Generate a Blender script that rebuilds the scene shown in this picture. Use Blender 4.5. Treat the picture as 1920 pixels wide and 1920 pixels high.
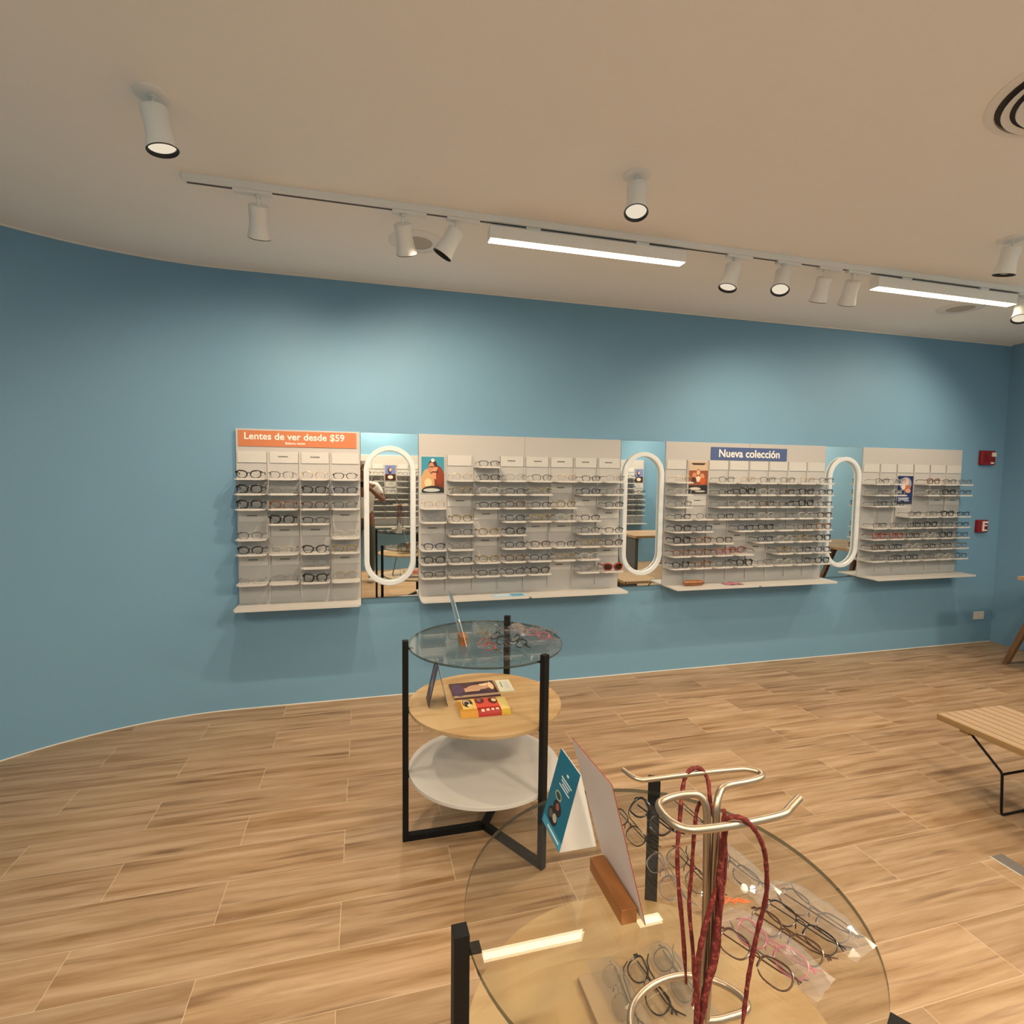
import bpy, math, random
from mathutils import Vector, Matrix, Quaternion
random.seed(7)
PI = math.pi
for o in list(bpy.data.objects):
    bpy.data.objects.remove(o)
SC = bpy.context.scene
COL = SC.collection

# ------------------------------------------------------------------ camera
cam_d = bpy.data.cameras.new('camera')
cam = bpy.data.objects.new('camera', cam_d)
COL.objects.link(cam)
cam_d.sensor_width = 36.0
cam_d.lens = 36.0 * 1030.04 / 1920.0
cam_d.clip_start = 0.02
cam.matrix_world = Matrix(((0.9658, 0.0064, -0.2593, 0.0),
                           (-0.2591, 0.0711, -0.9632, -3.653),
                           (0.0123, 0.9974, 0.0704, 1.4904),
                           (0, 0, 0, 1)))
SC.camera = cam

# ------------------------------------------------------------------ world and exposure
W = bpy.data.worlds.new('world')
SC.world = W
W.use_nodes = True
W.node_tree.nodes['Background'].inputs[0].default_value = (1.0, 0.82, 0.62, 1)
W.node_tree.nodes['Background'].inputs[1].default_value = 0.0
vs = SC.view_settings
SC.display_settings.display_device = 'sRGB'
vs.view_transform = 'Standard'
vs.look = 'None'
vs.gamma = 1.0
vs.use_curve_mapping = False
vs.exposure = -0.07

WARM = (1.0, 0.77, 0.545)          # colour of the shop's lamps
P_WALL_SPOT = 57.0                # power of the track heads aimed at the wall
P_DOWN_SPOT = 39.0
P_ROOM = 43.0                     # added round fill lamps on the ceiling, out of view

HC = 2.677      # ceiling height
WX = 5.56       # right wall
WB = -4.9       # opposite wall
WL = -2.35      # left wall

# ------------------------------------------------------------------ tagging helpers
def tag(o, label=None, cat=None, group=None, kind=None):
    if label: o['label'] = label
    if cat: o['category'] = cat
    if group: o['group'] = group
    if kind: o['kind'] = kind
    return o

def thing(name, label, cat, loc=(0, 0, 0), rz=0.0, group=None):
    o = bpy.data.objects.new(name, None)
    o.empty_display_size = 0.05
    COL.objects.link(o)
    o.location = loc
    o.rotation_euler = (0, 0, rz)
    return tag(o, label, cat, group)

def inst(name, mesh, parent=None, loc=None, rot=None):
    o = bpy.data.objects.new(name, mesh)
    COL.objects.link(o)
    if parent: o.parent = parent
    if loc is not None: o.location = loc
    if rot is not None: o.rotation_euler = rot
    return o

# ------------------------------------------------------------------ mesh builder
class MB:
    def __init__(s):
        s.v = []; s.f = []; s.m = []; s.mats = []
    def _mi(s, mat):
        if mat is None: return 0
        if mat not in s.mats: s.mats.append(mat)
        return s.mats.index(mat)
    def add(s, vs_, fs, mat=None):
        b = len(s.v); k = s._mi(mat)
        s.v += [tuple(p) for p in vs_]
        for f in fs:
            s.f.append([i + b for i in f]); s.m.append(k)
    def box(s, x0, x1, y0, y1, z0, z1, mat=None, M=None):
        P = [Vector((x, y, z)) for z in (z0, z1) for y in (y0, y1) for x in (x0, x1)]
        if M: P = [M @ p for p in P]
        s.add(P, [(0, 2, 3, 1), (4, 5, 7, 6), (0, 1, 5, 4), (2, 6, 7, 3), (0, 4, 6, 2), (1, 3, 7, 5)], mat)
    def prism(s, pts, z0, z1, mat=None, M=None, side_mat=None):
        n = len(pts)
        P = [Vector((p[0], p[1], z0)) for p in pts] + [Vector((p[0], p[1], z1)) for p in pts]
        if M: P = [M @ p for p in P]
        b = len(s.v)
        s.add(P, [tuple(range(n))[::-1], tuple(range(n, 2 * n))], mat)
        k = s._mi(side_mat or mat)
        for i in range(n):
            j = (i + 1) % n
            s.f.append([b + i, b + j, b + n + j, b + n + i]); s.m.append(k)
    def tube(s, path, r, n=8, closed=False, mat=None, M=None, caps=True):
        P = [Vector(p) for p in path]
        if M: P = [M @ p for p in P]
        N = len(P)
        rs = r if isinstance(r, (list, tuple)) else [r] * N
        tang = []
        for i in range(N):
            a = P[(i - 1) % N] if (closed or i > 0) else P[i]
            b = P[(i + 1) % N] if (closed or i < N - 1) else P[i]
            t = (b - a)
            tang.append(t.normalized() if t.length > 1e-9 else Vector((0, 0, 1)))
        ref = Vector((0, 0, 1)) if abs(tang[0].z) < .9 else Vector((1, 0, 0))
        u = tang[0].cross(ref).normalized()
        vs_ = []
        for i in range(N):
            t = tang[i]
            u = (u - t * u.dot(t))
            u = u.normalized() if u.length > 1e-6 else t.orthogonal().normalized()
            w = t.cross(u)
            for k in range(n):
                a = 2 * PI * k / n
                vs_.append(P[i] + (u * math.cos(a) + w * math.sin(a)) * rs[i])
        fs = []
        for i in range(N if closed else N - 1):
            j = (i + 1) % N
            for k in range(n):
                l = (k + 1) % n
                fs.append((i * n + k, i * n + l, j * n + l, j * n + k))
        if not closed and caps:
            fs.append(tuple(range(n))[::-1]); fs.append(tuple((N - 1) * n + k for k in range(n)))
        s.add(vs_, fs, mat)
    def lathe(s, prof, n=32, mat=None, M=None):
        # prof: (r, z) list; r == 0 closes
        vs_ = []; rows = []
        for r, z in prof:
            if r < 1e-6:
                rows.append([len(vs_)]); vs_.append(Vector((0, 0, z)))
            else:
                rows.append(list(range(len(vs_), len(vs_) + n)))
                vs_ += [Vector((r * math.cos(2 * PI * k / n), r * math.sin(2 * PI * k / n), z)) for k in range(n)]
        fs = []
        for a, b in zip(rows, rows[1:]):
            for k in range(n):
                l = (k + 1) % n
                if len(a) == 1 and len(b) == 1: continue
                if len(a) == 1: fs.append((a[0], b[l], b[k]))
                elif len(b) == 1: fs.append((a[k], a[l], b[0]))
                else: fs.append((a[k], a[l], b[l], b[k]))
        if M: vs_ = [M @ p for p in vs_]
        s.add(vs_, fs, mat)
    def mesh(s, name, mat=None, smooth=False, angle=None):
        me = bpy.data.meshes.new(name)
        me.from_pydata(s.v, [], s.f)
        mats = s.mats if s.mats else ([mat] if mat else [])
        if mat and s.mats and mat not in s.mats and s.mats == []: mats = [mat]
        for m in mats: me.materials.append(m)
        if s.mats:
            for p, k in zip(me.polygons, s.m): p.material_index = k
        if smooth:
            me.shade_smooth()
            me.set_sharp_from_angle(angle=math.radians(angle or 40))
        me.validate(); me.update()
        return me
    def build(s, name, mat=None, parent=None, smooth=False, loc=None, bevel=0, angle=None):
        o = bpy.data.objects.new(name, s.mesh(name, mat, smooth, angle))
        COL.objects.link(o)
        if parent: o.parent = parent
        if loc is not None: o.location = loc
        if bevel:
            b = o.modifiers.new('bevel', 'BEVEL'); b.width = bevel; b.segments = 2; b.limit_method = 'ANGLE'
        return o

def smooth_path(pts, sub=6, closed=False):
    P = [Vector(p) for p in pts]; out = []; n = len(P)
    for i in range(n if closed else n - 1):
        p0 = P[(i - 1) % n] if (closed or i > 0) else P[i]
        p1 = P[i]; p2 = P[(i + 1) % n]
        p3 = P[(i + 2) % n] if (closed or i < n - 2) else p2
        for k in range(sub):
            t = k / sub
            out.append(0.5 * ((2 * p1) + (p2 - p0) * t + (2 * p0 - 5 * p1 + 4 * p2 - p3) * t * t + (3 * p1 - p0 - 3 * p2 + p3) * t ** 3))
    if not closed: out.append(P[-1])
    return out

# ------------------------------------------------------------------ materials
def lin(r, g, b):
    f = lambda c: ((c / 255 + .055) / 1.055) ** 2.4 if c / 255 > .04045 else c / 255 / 12.92
    return (f(r), f(g), f(b), 1)

def new_mat(name):
    m = bpy.data.materials.new(name); m.use_nodes = True
    nt = m.node_tree
    return m, nt, nt.nodes['Principled BSDF']

def plain(name, col, rough=.5, metal=0, noise=0.04, scale=30, bump=0, spec=.5):
    m, nt, b = new_mat(name)
    c = col if len(col) == 4 else (*col, 1)
    b.inputs['Roughness'].default_value = rough
    b.inputs['Metallic'].default_value = metal
    b.inputs['Specular IOR Level'].default_value = spec
    tc = nt.nodes.new('ShaderNodeTexCoord')
    nz = nt.nodes.new('ShaderNodeTexNoise'); nz.inputs['Scale'].default_value = scale; nz.inputs['Detail'].default_value = 3
    nt.links.new(tc.outputs['Object'], nz.inputs['Vector'])
    mx = nt.nodes.new('ShaderNodeMix'); mx.data_type = 'RGBA'
    nt.links.new(nz.outputs['Fac'], mx.inputs['Factor'])
    mx.inputs['A'].default_value = tuple(min(1, k * (1 - noise)) for k in c[:3]) + (1,)
    mx.inputs['B'].default_value = tuple(min(1, k * (1 + noise)) for k in c[:3]) + (1,)
    nt.links.new(mx.outputs['Result'], b.inputs['Base Color'])
    if bump:
        bp = nt.nodes.new('ShaderNodeBump'); bp.inputs['Strength'].default_value = bump; bp.inputs['Distance'].default_value = .002
        nt.links.new(nz.outputs['Fac'], bp.inputs['Height']); nt.links.new(bp.outputs['Normal'], b.inputs['Normal'])
    return m

def emis(name, col, s):
    m = bpy.data.materials.new(name); m.use_nodes = True
    nt = m.node_tree; nt.nodes.clear()
    e = nt.nodes.new('ShaderNodeEmission'); e.inputs[0].default_value = (*col[:3], 1); e.inputs[1].default_value = s
    o = nt.nodes.new('ShaderNodeOutputMaterial'); nt.links.new(e.outputs[0], o.inputs[0])
    return m

def thin_glass(name, tint=(.93, .95, .93), ior=1.5, rough=0.0, haze=0.0, hazecol=(.8, .8, .8)):
    m = bpy.data.materials.new(name); m.use_nodes = True
    nt = m.node_tree; nt.nodes.clear()
    tr = nt.nodes.new('ShaderNodeBsdfTransparent'); tr.inputs[0].default_value = (*tint, 1)
    gl = nt.nodes.new('ShaderNodeBsdfGlossy'); gl.inputs['Roughness'].default_value = rough
    fr = nt.nodes.new('ShaderNodeFresnel')
    # a pane has air on both sides: the exit face reflects like the entry face
    ge = nt.nodes.new('ShaderNodeNewGeometry'); io = nt.nodes.new('ShaderNodeMix'); io.data_type = 'FLOAT'
    nt.links.new(ge.outputs['Backfacing'], io.inputs[0]); io.inputs[2].default_value = ior; io.inputs[3].default_value = 1 / ior
    nt.links.new(io.outputs[0], fr.inputs[0])
    mx = nt.nodes.new('ShaderNodeMixShader')
    nt.links.new(fr.outputs[0], mx.inputs[0]); nt.links.new(tr.outputs[0], mx.inputs[1]); nt.links.new(gl.outputs[0], mx.inputs[2])
    last = mx
    if haze:
        df = nt.nodes.new('ShaderNodeBsdfDiffuse'); df.inputs[0].default_value = (*hazecol, 1)
        m2 = nt.nodes.new('ShaderNodeMixShader'); m2.inputs[0].default_value = haze
        nt.links.new(mx.outputs[0], m2.inputs[1]); nt.links.new(df.outputs[0], m2.inputs[2]); last = m2
    o = nt.nodes.new('ShaderNodeOutputMaterial'); nt.links.new(last.outputs[0], o.inputs[0])
    return m

def wood(name, base, dark, stretch=(1, 12, 12), scale=2.0, rough=.45, amount=.6):
    m, nt, b = new_mat(name)
    tc = nt.nodes.new('ShaderNodeTexCoord'); mp = nt.nodes.new('ShaderNodeMapping')
    mp.inputs['Scale'].default_value = stretch
    nt.links.new(tc.outputs['Object'], mp.inputs[0])
    n1 = nt.nodes.new('ShaderNodeTexNoise'); n1.inputs['Scale'].default_value = scale; n1.inputs['Detail'].default_value = 6; n1.inputs['Distortion'].default_value = .6
    nt.links.new(mp.outputs[0], n1.inputs['Vector'])
    r = nt.nodes.new('ShaderNodeValToRGB')
    r.color_ramp.elements[0].position = .38; r.color_ramp.elements[0].color = (*[base[i] * (1 - amount) + dark[i] * amount for i in range(3)], 1)
    r.color_ramp.elements[1].position = .58; r.color_ramp.elements[1].color = (*base[:3], 1)
    nt.links.new(n1.outputs['Fac'], r.inputs[0]); nt.links.new(r.outputs[0], b.inputs['Base Color'])
    b.inputs['Roughness'].default_value = rough
    return m

def print_mat(name, base, layers, axes='XZ', rough=.45, grad=None):
    """flat print: ellipses ('e') and rectangles ('r') in 0..1 coordinates of the object's box"""
    m, nt, b = new_mat(name)
    tc = nt.nodes.new('ShaderNodeTexCoord'); sp = nt.nodes.new('ShaderNodeSeparateXYZ'); cb = nt.nodes.new('ShaderNodeCombineXYZ')
    nt.links.new(tc.outputs['Generated'], sp.inputs[0])
    nt.links.new(sp.outputs[axes[0]], cb.inputs[0]); nt.links.new(sp.outputs[axes[1]], cb.inputs[1])
    cur = None
    if grad:
        mg = nt.nodes.new('ShaderNodeMix'); mg.data_type = 'RGBA'
        nt.links.new(sp.outputs[axes[1]], mg.inputs['Factor']); mg.inputs['A'].default_value = base; mg.inputs['B'].default_value = grad
        cur = mg.outputs['Result']
    for kind, cx, cy, rx, ry, col in layers:
        s1 = nt.nodes.new('ShaderNodeVectorMath'); s1.operation = 'SUBTRACT'; s1.inputs[1].default_value = (cx, cy, 0)
        nt.links.new(cb.outputs[0], s1.inputs[0])
        s2 = nt.nodes.new('ShaderNodeVectorMath'); s2.operation = 'MULTIPLY'; s2.inputs[1].default_value = (1 / rx, 1 / ry, 0)
        nt.links.new(s1.outputs[0], s2.inputs[0])
        if kind == 'e':
            ln = nt.nodes.new('ShaderNodeVectorMath'); ln.operation = 'LENGTH'; nt.links.new(s2.outputs[0], ln.inputs[0]); d = ln.outputs['Value']
        else:
            ab = nt.nodes.new('ShaderNodeVectorMath'); ab.operation = 'ABSOLUTE'; nt.links.new(s2.outputs[0], ab.inputs[0])
            sx = nt.nodes.new('ShaderNodeSeparateXYZ'); nt.links.new(ab.outputs[0], sx.inputs[0])
            mm = nt.nodes.new('ShaderNodeMath'); mm.operation = 'MAXIMUM'; nt.links.new(sx.outputs[0], mm.inputs[0]); nt.links.new(sx.outputs[1], mm.inputs[1]); d = mm.outputs[0]
        lt = nt.nodes.new('ShaderNodeMath'); lt.operation = 'LESS_THAN'; lt.inputs[1].default_value = 1.0; nt.links.new(d, lt.inputs[0])
        mx = nt.nodes.new('ShaderNodeMix'); mx.data_type = 'RGBA'
        nt.links.new(lt.outputs[0], mx.inputs['Factor'])
        if cur is None: mx.inputs['A'].default_value = base
        else: nt.links.new(cur, mx.inputs['A'])
        mx.inputs['B'].default_value = col
        cur = mx.outputs['Result']
    if cur is None: b.inputs['Base Color'].default_value = base
    else: nt.links.new(cur, b.inputs['Base Color'])
    b.inputs['Roughness'].default_value = rough
    return m

def floor_material():
    m, nt, b = new_mat('wood_look_tile')
    L = nt.links.new
    def math_(op, a, c=None):
        n = nt.nodes.new('ShaderNodeMath'); n.operation = op
        for i, x in enumerate((a, c)):
            if x is None: continue
            if isinstance(x, (int, float)): n.inputs[i].default_value = x
            else: L(x, n.inputs[i])
        return n.outputs[0]
    tc = nt.nodes.new('ShaderNodeTexCoord'); sp = nt.nodes.new('ShaderNodeSeparateXYZ'); L(tc.outputs['Object'], sp.inputs[0])
    v = math_('DIVIDE', math_('ADD', sp.outputs[1], .166), .1992)
    row = math_('FLOOR', v); fv = math_('SUBTRACT', v, row)
    par = math_('ABSOLUTE', math_('MODULO', row, 2.0))
    u = math_('ADD', math_('DIVIDE', math_('ADD', sp.outputs[0], .486), .8), math_('MULTIPLY', par, .5))
    iu = math_('FLOOR', u); fu = math_('SUBTRACT', u, iu)
    ev = math_('MINIMUM', fv, math_('SUBTRACT', 1.0, fv)); eu = math_('MINIMUM', fu, math_('SUBTRACT', 1.0, fu))
    edge = math_('MINIMUM', math_('MULTIPLY', ev, .1992), math_('MULTIPLY', eu, .8))
    grout = math_('LESS_THAN', edge, .0011)
    cid = nt.nodes.new('ShaderNodeCombineXYZ'); L(row, cid.inputs[0]); L(iu, cid.inputs[1])
    wn = nt.nodes.new('ShaderNodeTexWhiteNoise'); wn.noise_dimensions = '2D'; L(cid.outputs[0], wn.inputs['Vector'])
    rs = nt.nodes.new('ShaderNodeSeparateColor'); L(wn.outputs['Color'], rs.inputs[0])
    # grain coordinates: stretched along the plank, shifted per tile
    gx = math_('ADD', math_('MULTIPLY', sp.outputs[0], 1.5), math_('MULTIPLY', rs.outputs[0], 37.0))
    gy = math_('ADD', math_('MULTIPLY', sp.outputs[1], 22.0), math_('MULTIPLY', rs.outputs[1], 53.0))
    gc = nt.nodes.new('ShaderNodeCombineXYZ'); L(gx, gc.inputs[0]); L(gy, gc.inputs[1])
    n1 = nt.nodes.new('ShaderNodeTexNoise'); n1.inputs['Scale'].default_value = 1.0; n1.inputs['Detail'].default_value = 5; n1.inputs['Roughness'].default_value = .62; n1.inputs['Distortion'].default_value = .5
    L(gc.outputs[0], n1.inputs['Vector'])
    r1 = nt.nodes.new('ShaderNodeValToRGB'); e = r1.color_ramp.elements
    e[0].position = .30; e[0].color = FLOOR_DARK; e[1].position = .66; e[1].color = FLOOR_LIGHT
    k = e.new(.46); k.color = FLOOR_MID
    L(n1.outputs['Fac'], r1.inputs[0])
    # dark knots and streaks
    g2 = nt.nodes.new('ShaderNodeCombineXYZ')
    L(math_('ADD', math_('MULTIPLY', sp.outputs[0], 1.3), math_('MULTIPLY', rs.outputs[1], 91.0)), g2.inputs[0])
    L(math_('ADD', math_('MULTIPLY', sp.outputs[1], 17.0), math_('MULTIPLY', rs.outputs[2], 71.0)), g2.inputs[1])
    n2 = nt.nodes.new('ShaderNodeTexNoise'); n2.inputs['Scale'].default_value = 1.3; n2.inputs['Detail'].default_value = 3; n2.inputs['Distortion'].default_value = .5
    L(g2.outputs[0], n2.inputs['Vector'])
    r2 = nt.nodes.new('ShaderNodeValToRGB'); r2.color_ramp.elements[0].position = .56; r2.color_ramp.elements[0].color = (0, 0, 0, 1)
    r2.color_ramp.elements[1].position = .74; r2.color_ramp.elements[1].color = (1, 1, 1, 1)
    L(n2.outputs['Fac'], r2.inputs[0])
    m1 = nt.nodes.new('ShaderNodeMix'); m1.data_type = 'RGBA'
    L(math_('MULTIPLY', r2.outputs[0], .70), m1.inputs['Factor']); L(r1.outputs[0], m1.inputs['A']); m1.inputs['B'].default_value = FLOOR_KNOT
    hs = nt.nodes.new('ShaderNodeHueSaturation'); L(m1.outputs['Result'], hs.inputs['Color'])
    L(math_('ADD', .90, math_('MULTIPLY', rs.outputs[2], .20)), hs.inputs['Value'])
    m2 = nt.nodes.new('ShaderNodeMix'); m2.data_type = 'RGBA'
    L(math_('MULTIPLY', grout, .5), m2.inputs['Factor']); L(hs.outputs[0], m2.inputs['A']); m2.inputs['B'].default_value = FLOOR_GROUT
    L(m2.outputs['Result'], b.inputs['Base Color'])
    rr = math_('ADD', .36, math_('MULTIPLY', n1.outputs['Fac'], .2)); L(rr, b.inputs['Roughness'])
    bp = nt.nodes.new('ShaderNodeBump'); bp.inputs['Strength'].default_value = .25; bp.inputs['Distance'].default_value = .0015
    L(math_('SUBTRACT', math_('MULTIPLY', n1.outputs['Fac'], .3), grout), bp.inputs['Height']); L(bp.outputs[0], b.inputs['Normal'])
    return m

FLOOR_LIGHT = (.465, .325, .203, 1)
FLOOR_MID = (.355, .228, .122, 1)
FLOOR_DARK = (.235, .130, .050, 1)
FLOOR_KNOT = (.105, .046, .016, 1)
FLOOR_GROUT = (.80, .64, .47, 1)
M = {}
M['floor'] = floor_material()
M['blue'] = plain('blue_wall_paint', (.182, .352, .505), .55, noise=.03, scale=3, bump=.0, spec=.3)
M['ceiling'] = plain('ceiling_paint', (.92, .90, .87), .8, noise=.015, scale=2, spec=.2)
M['trimc'] = plain('ceiling_bead', (.78, .76, .70), .7)
M['white'] = plain('white_lacquer', (.60, .585, .56), .35, noise=.01)
M['whiteback'] = plain('white_board', (.50, .485, .47), .45, noise=.01)
M['lampwhite'] = plain('lamp_white', (.84, .82, .79), .4, noise=.02, scale=60)
M['greyslot'] = plain('track_slot', (.06, .05, .045), .6)
M['black'] = plain('black_steel', (.006, .006, .0065), .55, noise=.2, spec=.25)
M['blackrim'] = plain('black_rim', (.01, .01, .01), .5)
M['glow'] = emis('lamp_diffuser', (1.0, .88, .60), 12.0)
M['glowspot'] = emis('lamp_lens', (1.0, .86, .66), .85)
M['lensoff'] = plain('dark_lens', (.03, .03, .03), .15)
M['glass'] = thin_glass('tabletop_glass', (.93, .925, .89), 1.62)
M['glassedge'] = thin_glass('glass_edge', (.32, .36, .32), 1.5, haze=.28, hazecol=(.10, .11, .095))
M['lens'] = thin_glass('spectacle_lens', (.93, .93, .93), 1.5)
M['bag'] = thin_glass('clear_plastic_sleeve', (.93, .93, .93), 1.35, rough=.12, haze=.10, hazecol=(.8, .8, .8))
M['acrylic'] = thin_glass('clear_acrylic', (.95, .96, .96), 1.45)
M['acryledge'] = thin_glass('acrylic_edge', (.8, .85, .85), 1.45, haze=.6, hazecol=(.85, .88, .88))
M['pine'] = wood('light_plywood', (.50, .355, .19), (.36, .21, .085), (2.0, 14, 14), 1.2, .42, .7)
M['slat'] = wood('bench_oak', (.43, .31, .20), (.42, .26, .13), (16, 1.5, 16), 1.6, .5, .5)
M['slatside'] = wood('bench_side_oak', (.40, .26, .12), (.28, .17, .07), (16, 1.5, 16), 1.6, .5, .5)
M['walnut'] = wood('walnut_wood', (.20, .105, .05), (.09, .045, .02), (10, 10, 1.5), 2, .5, .6)
M['block'] = wood('stained_block', (.30, .115, .03), (.16, .055, .012), (12, 2, 12), 2, .45, .6)
M['desk'] = wood('desk_wood', (.50, .33, .19), (.33, .19, .09), (2, 14, 14), 1.2, .45, .6)
M['champagne'] = plain('champagne_metal', (.50, .41, .31), .40, 1.0, noise=.05, scale=120)
M['red_plastic'] = plain('red_plastic', (.23, .008, .012), .35)
M['outlet'] = plain('outlet_white', (.78, .74, .66), .4)
M['steel'] = plain('brushed_steel', (.42, .41, .39), .4, .8, noise=.15, scale=50)
M['teal'] = lin(0, 96, 122)
M['fr_black'] = plain('frame_black', (.012, .012, .014), .25)
M['fr_navy'] = plain('frame_navy', (.02, .03, .07), .25)
M['fr_brown'] = plain('frame_brown', (.075, .035, .018), .28, noise=.5, scale=300)
M['fr_tort'] = plain('frame_tortoise', (.16, .055, .018), .25, noise=.85, scale=160)
M['fr_grey'] = plain('frame_grey', (.16, .15, .145), .3)
M['fr_gold'] = plain('frame_gold', (.55, .38, .17), .3, 1)
M['fr_gun'] = plain('frame_gunmetal', (.09, .085, .08), .32, .9)
M['fr_clear'] = thin_glass('frame_clear', (.80, .80, .78), 1.5, haze=.35, hazecol=(.70, .68, .62))
M['fr_pink'] = plain('frame_pink', (.42, .09, .12), .3)
M['fr_red'] = plain('frame_red', (.30, .035, .02), .3, noise=.4, scale=250)
M['fr_blue'] = plain('frame_blue', (.02, .10, .20), .3)
M['fr_olive'] = plain('frame_olive', (.20, .15, .05), .3, noise=.5, scale=250)
M['suntint'] = thin_glass('sunglass_lens', (.12, .07, .04), 1.5)
M['text'] = plain('text_dark', (.05, .045, .04), .6)
M['text_white'] = plain('text_white', (.85, .82, .78), .5)

m_, nt_, b_ = new_mat('mirror_silver')
b_.inputs['Metallic'].default_value = 1; b_.inputs['Roughness'].default_value = .012
b_.inputs['Base Color'].default_value = (.86, .89, .87, 1)
M['mirror'] = m_
m_, nt_, b_ = new_mat('red_cord')
tc_ = nt_.nodes.new('ShaderNodeTexCoord'); vo_ = nt_.nodes.new('ShaderNodeTexNoise'); vo_.inputs['Scale'].default_value = 170; vo_.inputs['Detail'].default_value = 2
cr_ = nt_.nodes.new('ShaderNodeValToRGB'); cr_.color_ramp.elements[0].position = .40; cr_.color_ramp.elements[0].color = (.10, .006, .004, 1)
cr_.color_ramp.elements[1].position = .72; cr_.color_ramp.elements[1].color = (.36, .085, .06, 1)
kk_ = cr_.color_ramp.elements.new(.55); kk_.color = (.145, .010, .007, 1)
nt_.links.new(tc_.outputs['Object'], vo_.inputs['Vector']); nt_.links.new(vo_.outputs['Fac'], cr_.inputs[0]); nt_.links.new(cr_.outputs[0], b_.inputs['Base Color'])
b_.inputs['Roughness'].default_value = .75
bp_ = nt_.nodes.new('ShaderNodeBump'); bp_.inputs['Strength'].default_value = .8; bp_.inputs['Distance'].default_value = .002
nt_.links.new(vo_.outputs['Fac'], bp_.inputs['Height']); nt_.links.new(bp_.outputs[0], b_.inputs['Normal'])
M['cord'] = m_

def text_obj(name, body, size, loc, rot, mat, parent, bold=0.0, depth=.0004, align='CENTER', xs=1.0):
    cu = bpy.data.curves.new(name, 'FONT'); cu.body = body; cu.size = size; cu.extrude = depth; cu.offset = bold
    cu.align_x = align; cu.align_y = 'CENTER'; cu.resolution_u = 3
    t = bpy.data.objects.new(name + '_tmp', cu); COL.objects.link(t)
    dg = bpy.context.evaluated_depsgraph_get()
    me = bpy.data.meshes.new_from_object(t.evaluated_get(dg))
    bpy.data.objects.remove(t); bpy.data.curves.remove(cu)
    me.name = name
    me.materials.clear(); me.materials.append(mat)
    o = bpy.data.objects.new(name, me); COL.objects.link(o)
    o.parent = parent; o.location = loc; o.rotation_euler = rot; o.scale = (xs, 1, 1)
    return o

# ================================================================== the room
def struct(o):
    o['kind'] = 'structure'; return o

# wall outline: opposite-left corner -> left wall -> curve -> straight back wall -> right wall
R_ARC = 1.6; AX, AY = -0.75, -1.6
arc = [(AX - R_ARC * math.cos(a), AY + R_ARC * math.sin(a)) for a in [i * PI / 2 / 28 for i in range(29)]]

mb = MB(); mb.box(WL - .15, WX + .15, WB - .15, .15, -.12, 0)
struct(mb.build('floor', M['floor']))
mb = MB(); mb.box(WL - .15, WX + .15, WB - .15, .15, HC, HC + .12)
struct(mb.build('ceiling', M['ceiling']))
def strip_wall(name, pts, out, mat):
    v = []; n = len(pts)
    for (x, y), (ox, oy) in zip(pts, out):
        v += [(x, y, 0), (x, y, HC), (ox, oy, HC), (ox, oy, 0)]
    f = []
    for i in range(n - 1):
        a, b = i * 4, i * 4 + 4
        f += [(a, a + 1, b + 1, b), (a + 1, a + 2, b + 2, b + 1), (a + 2, a + 3, b + 3, b + 2), (a + 3, a, b, b + 3)]
    f += [(0, 3, 2, 1), (n * 4 - 4, n * 4 - 3, n * 4 - 2, n * 4 - 1)]
    m = MB(); m.add(v, f)
    o = m.build(name, mat, smooth=True, angle=20); return struct(o)
back = arc + [(WX + .1, 0)]
backo = [(AX - (R_ARC + .12) * math.cos(a), AY + (R_ARC + .12) * math.sin(a)) for a in [i * PI / 2 / 28 for i in range(29)]] + [(WX + .1, .12)]
strip_wall('wall_back', back, backo, M['blue'])
mb = MB(); mb.box(WL - .12, WL, WB, AY, 0, HC); struct(mb.build('wall_left', M['blue']))
mb = MB(); mb.box(WX, WX + .12, WB, 0, 0, HC); struct(mb.build('wall_right', M['blue']))
mb = MB(); mb.box(WL - .12, WX + .12, WB - .12, WB, 0, HC); struct(mb.build('wall_front', M['blue']))
# thin pale bead where the back wall meets the ceiling, pale sealant line at the floor
v = []; f = []
for name, z0, z1, t in (('trim_1', HC - .009, HC - .0005, .006), ('trim_2', .0005, .006, .004)):
    mb = MB(); pts = arc + [(WX - .002, 0)]
    inn = [(AX - (R_ARC - t) * math.cos(a), AY + (R_ARC - t) * math.sin(a)) for a in [i * PI / 2 / 28 for i in range(29)]] + [(WX - .002, -t)]
    vv = []
    for (x, y), (ix, iy) in zip(pts, inn):
        vv += [(x, y, z0), (x, y, z1), (ix, iy, z1), (ix, iy, z0)]
    ff = []
    for i in range(len(pts) - 1):
        a, b = i * 4, i * 4 + 4
        for k in range(4): ff.append((a + k, a + (k + 1) % 4, b + (k + 1) % 4, b + k))
    mb.add(vv, ff); struct(mb.build(name, M['trimc']))

# ================================================================== lamps
def light(name, kind, parent, loc, power, rot_q=None, spot=1.2, blend=.5, size=.05, sy=None, radius=.03, color=WARM):
    d = bpy.data.lights.new(name, kind); d.energy = power; d.color = color
    if kind == 'SPOT': d.spot_size = spot; d.spot_blend = blend; d.shadow_soft_size = radius
    if kind == 'AREA':
        d.shape = 'RECTANGLE' if sy else 'DISK'; d.size = size
        if sy: d.size_y = sy
    o = bpy.data.objects.new(name, d); COL.objects.link(o); o.parent = parent; o.location = loc
    if rot_q is not None: o.rotation_mode = 'QUATERNION'; o.rotation_quaternion = rot_q
    return o

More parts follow.
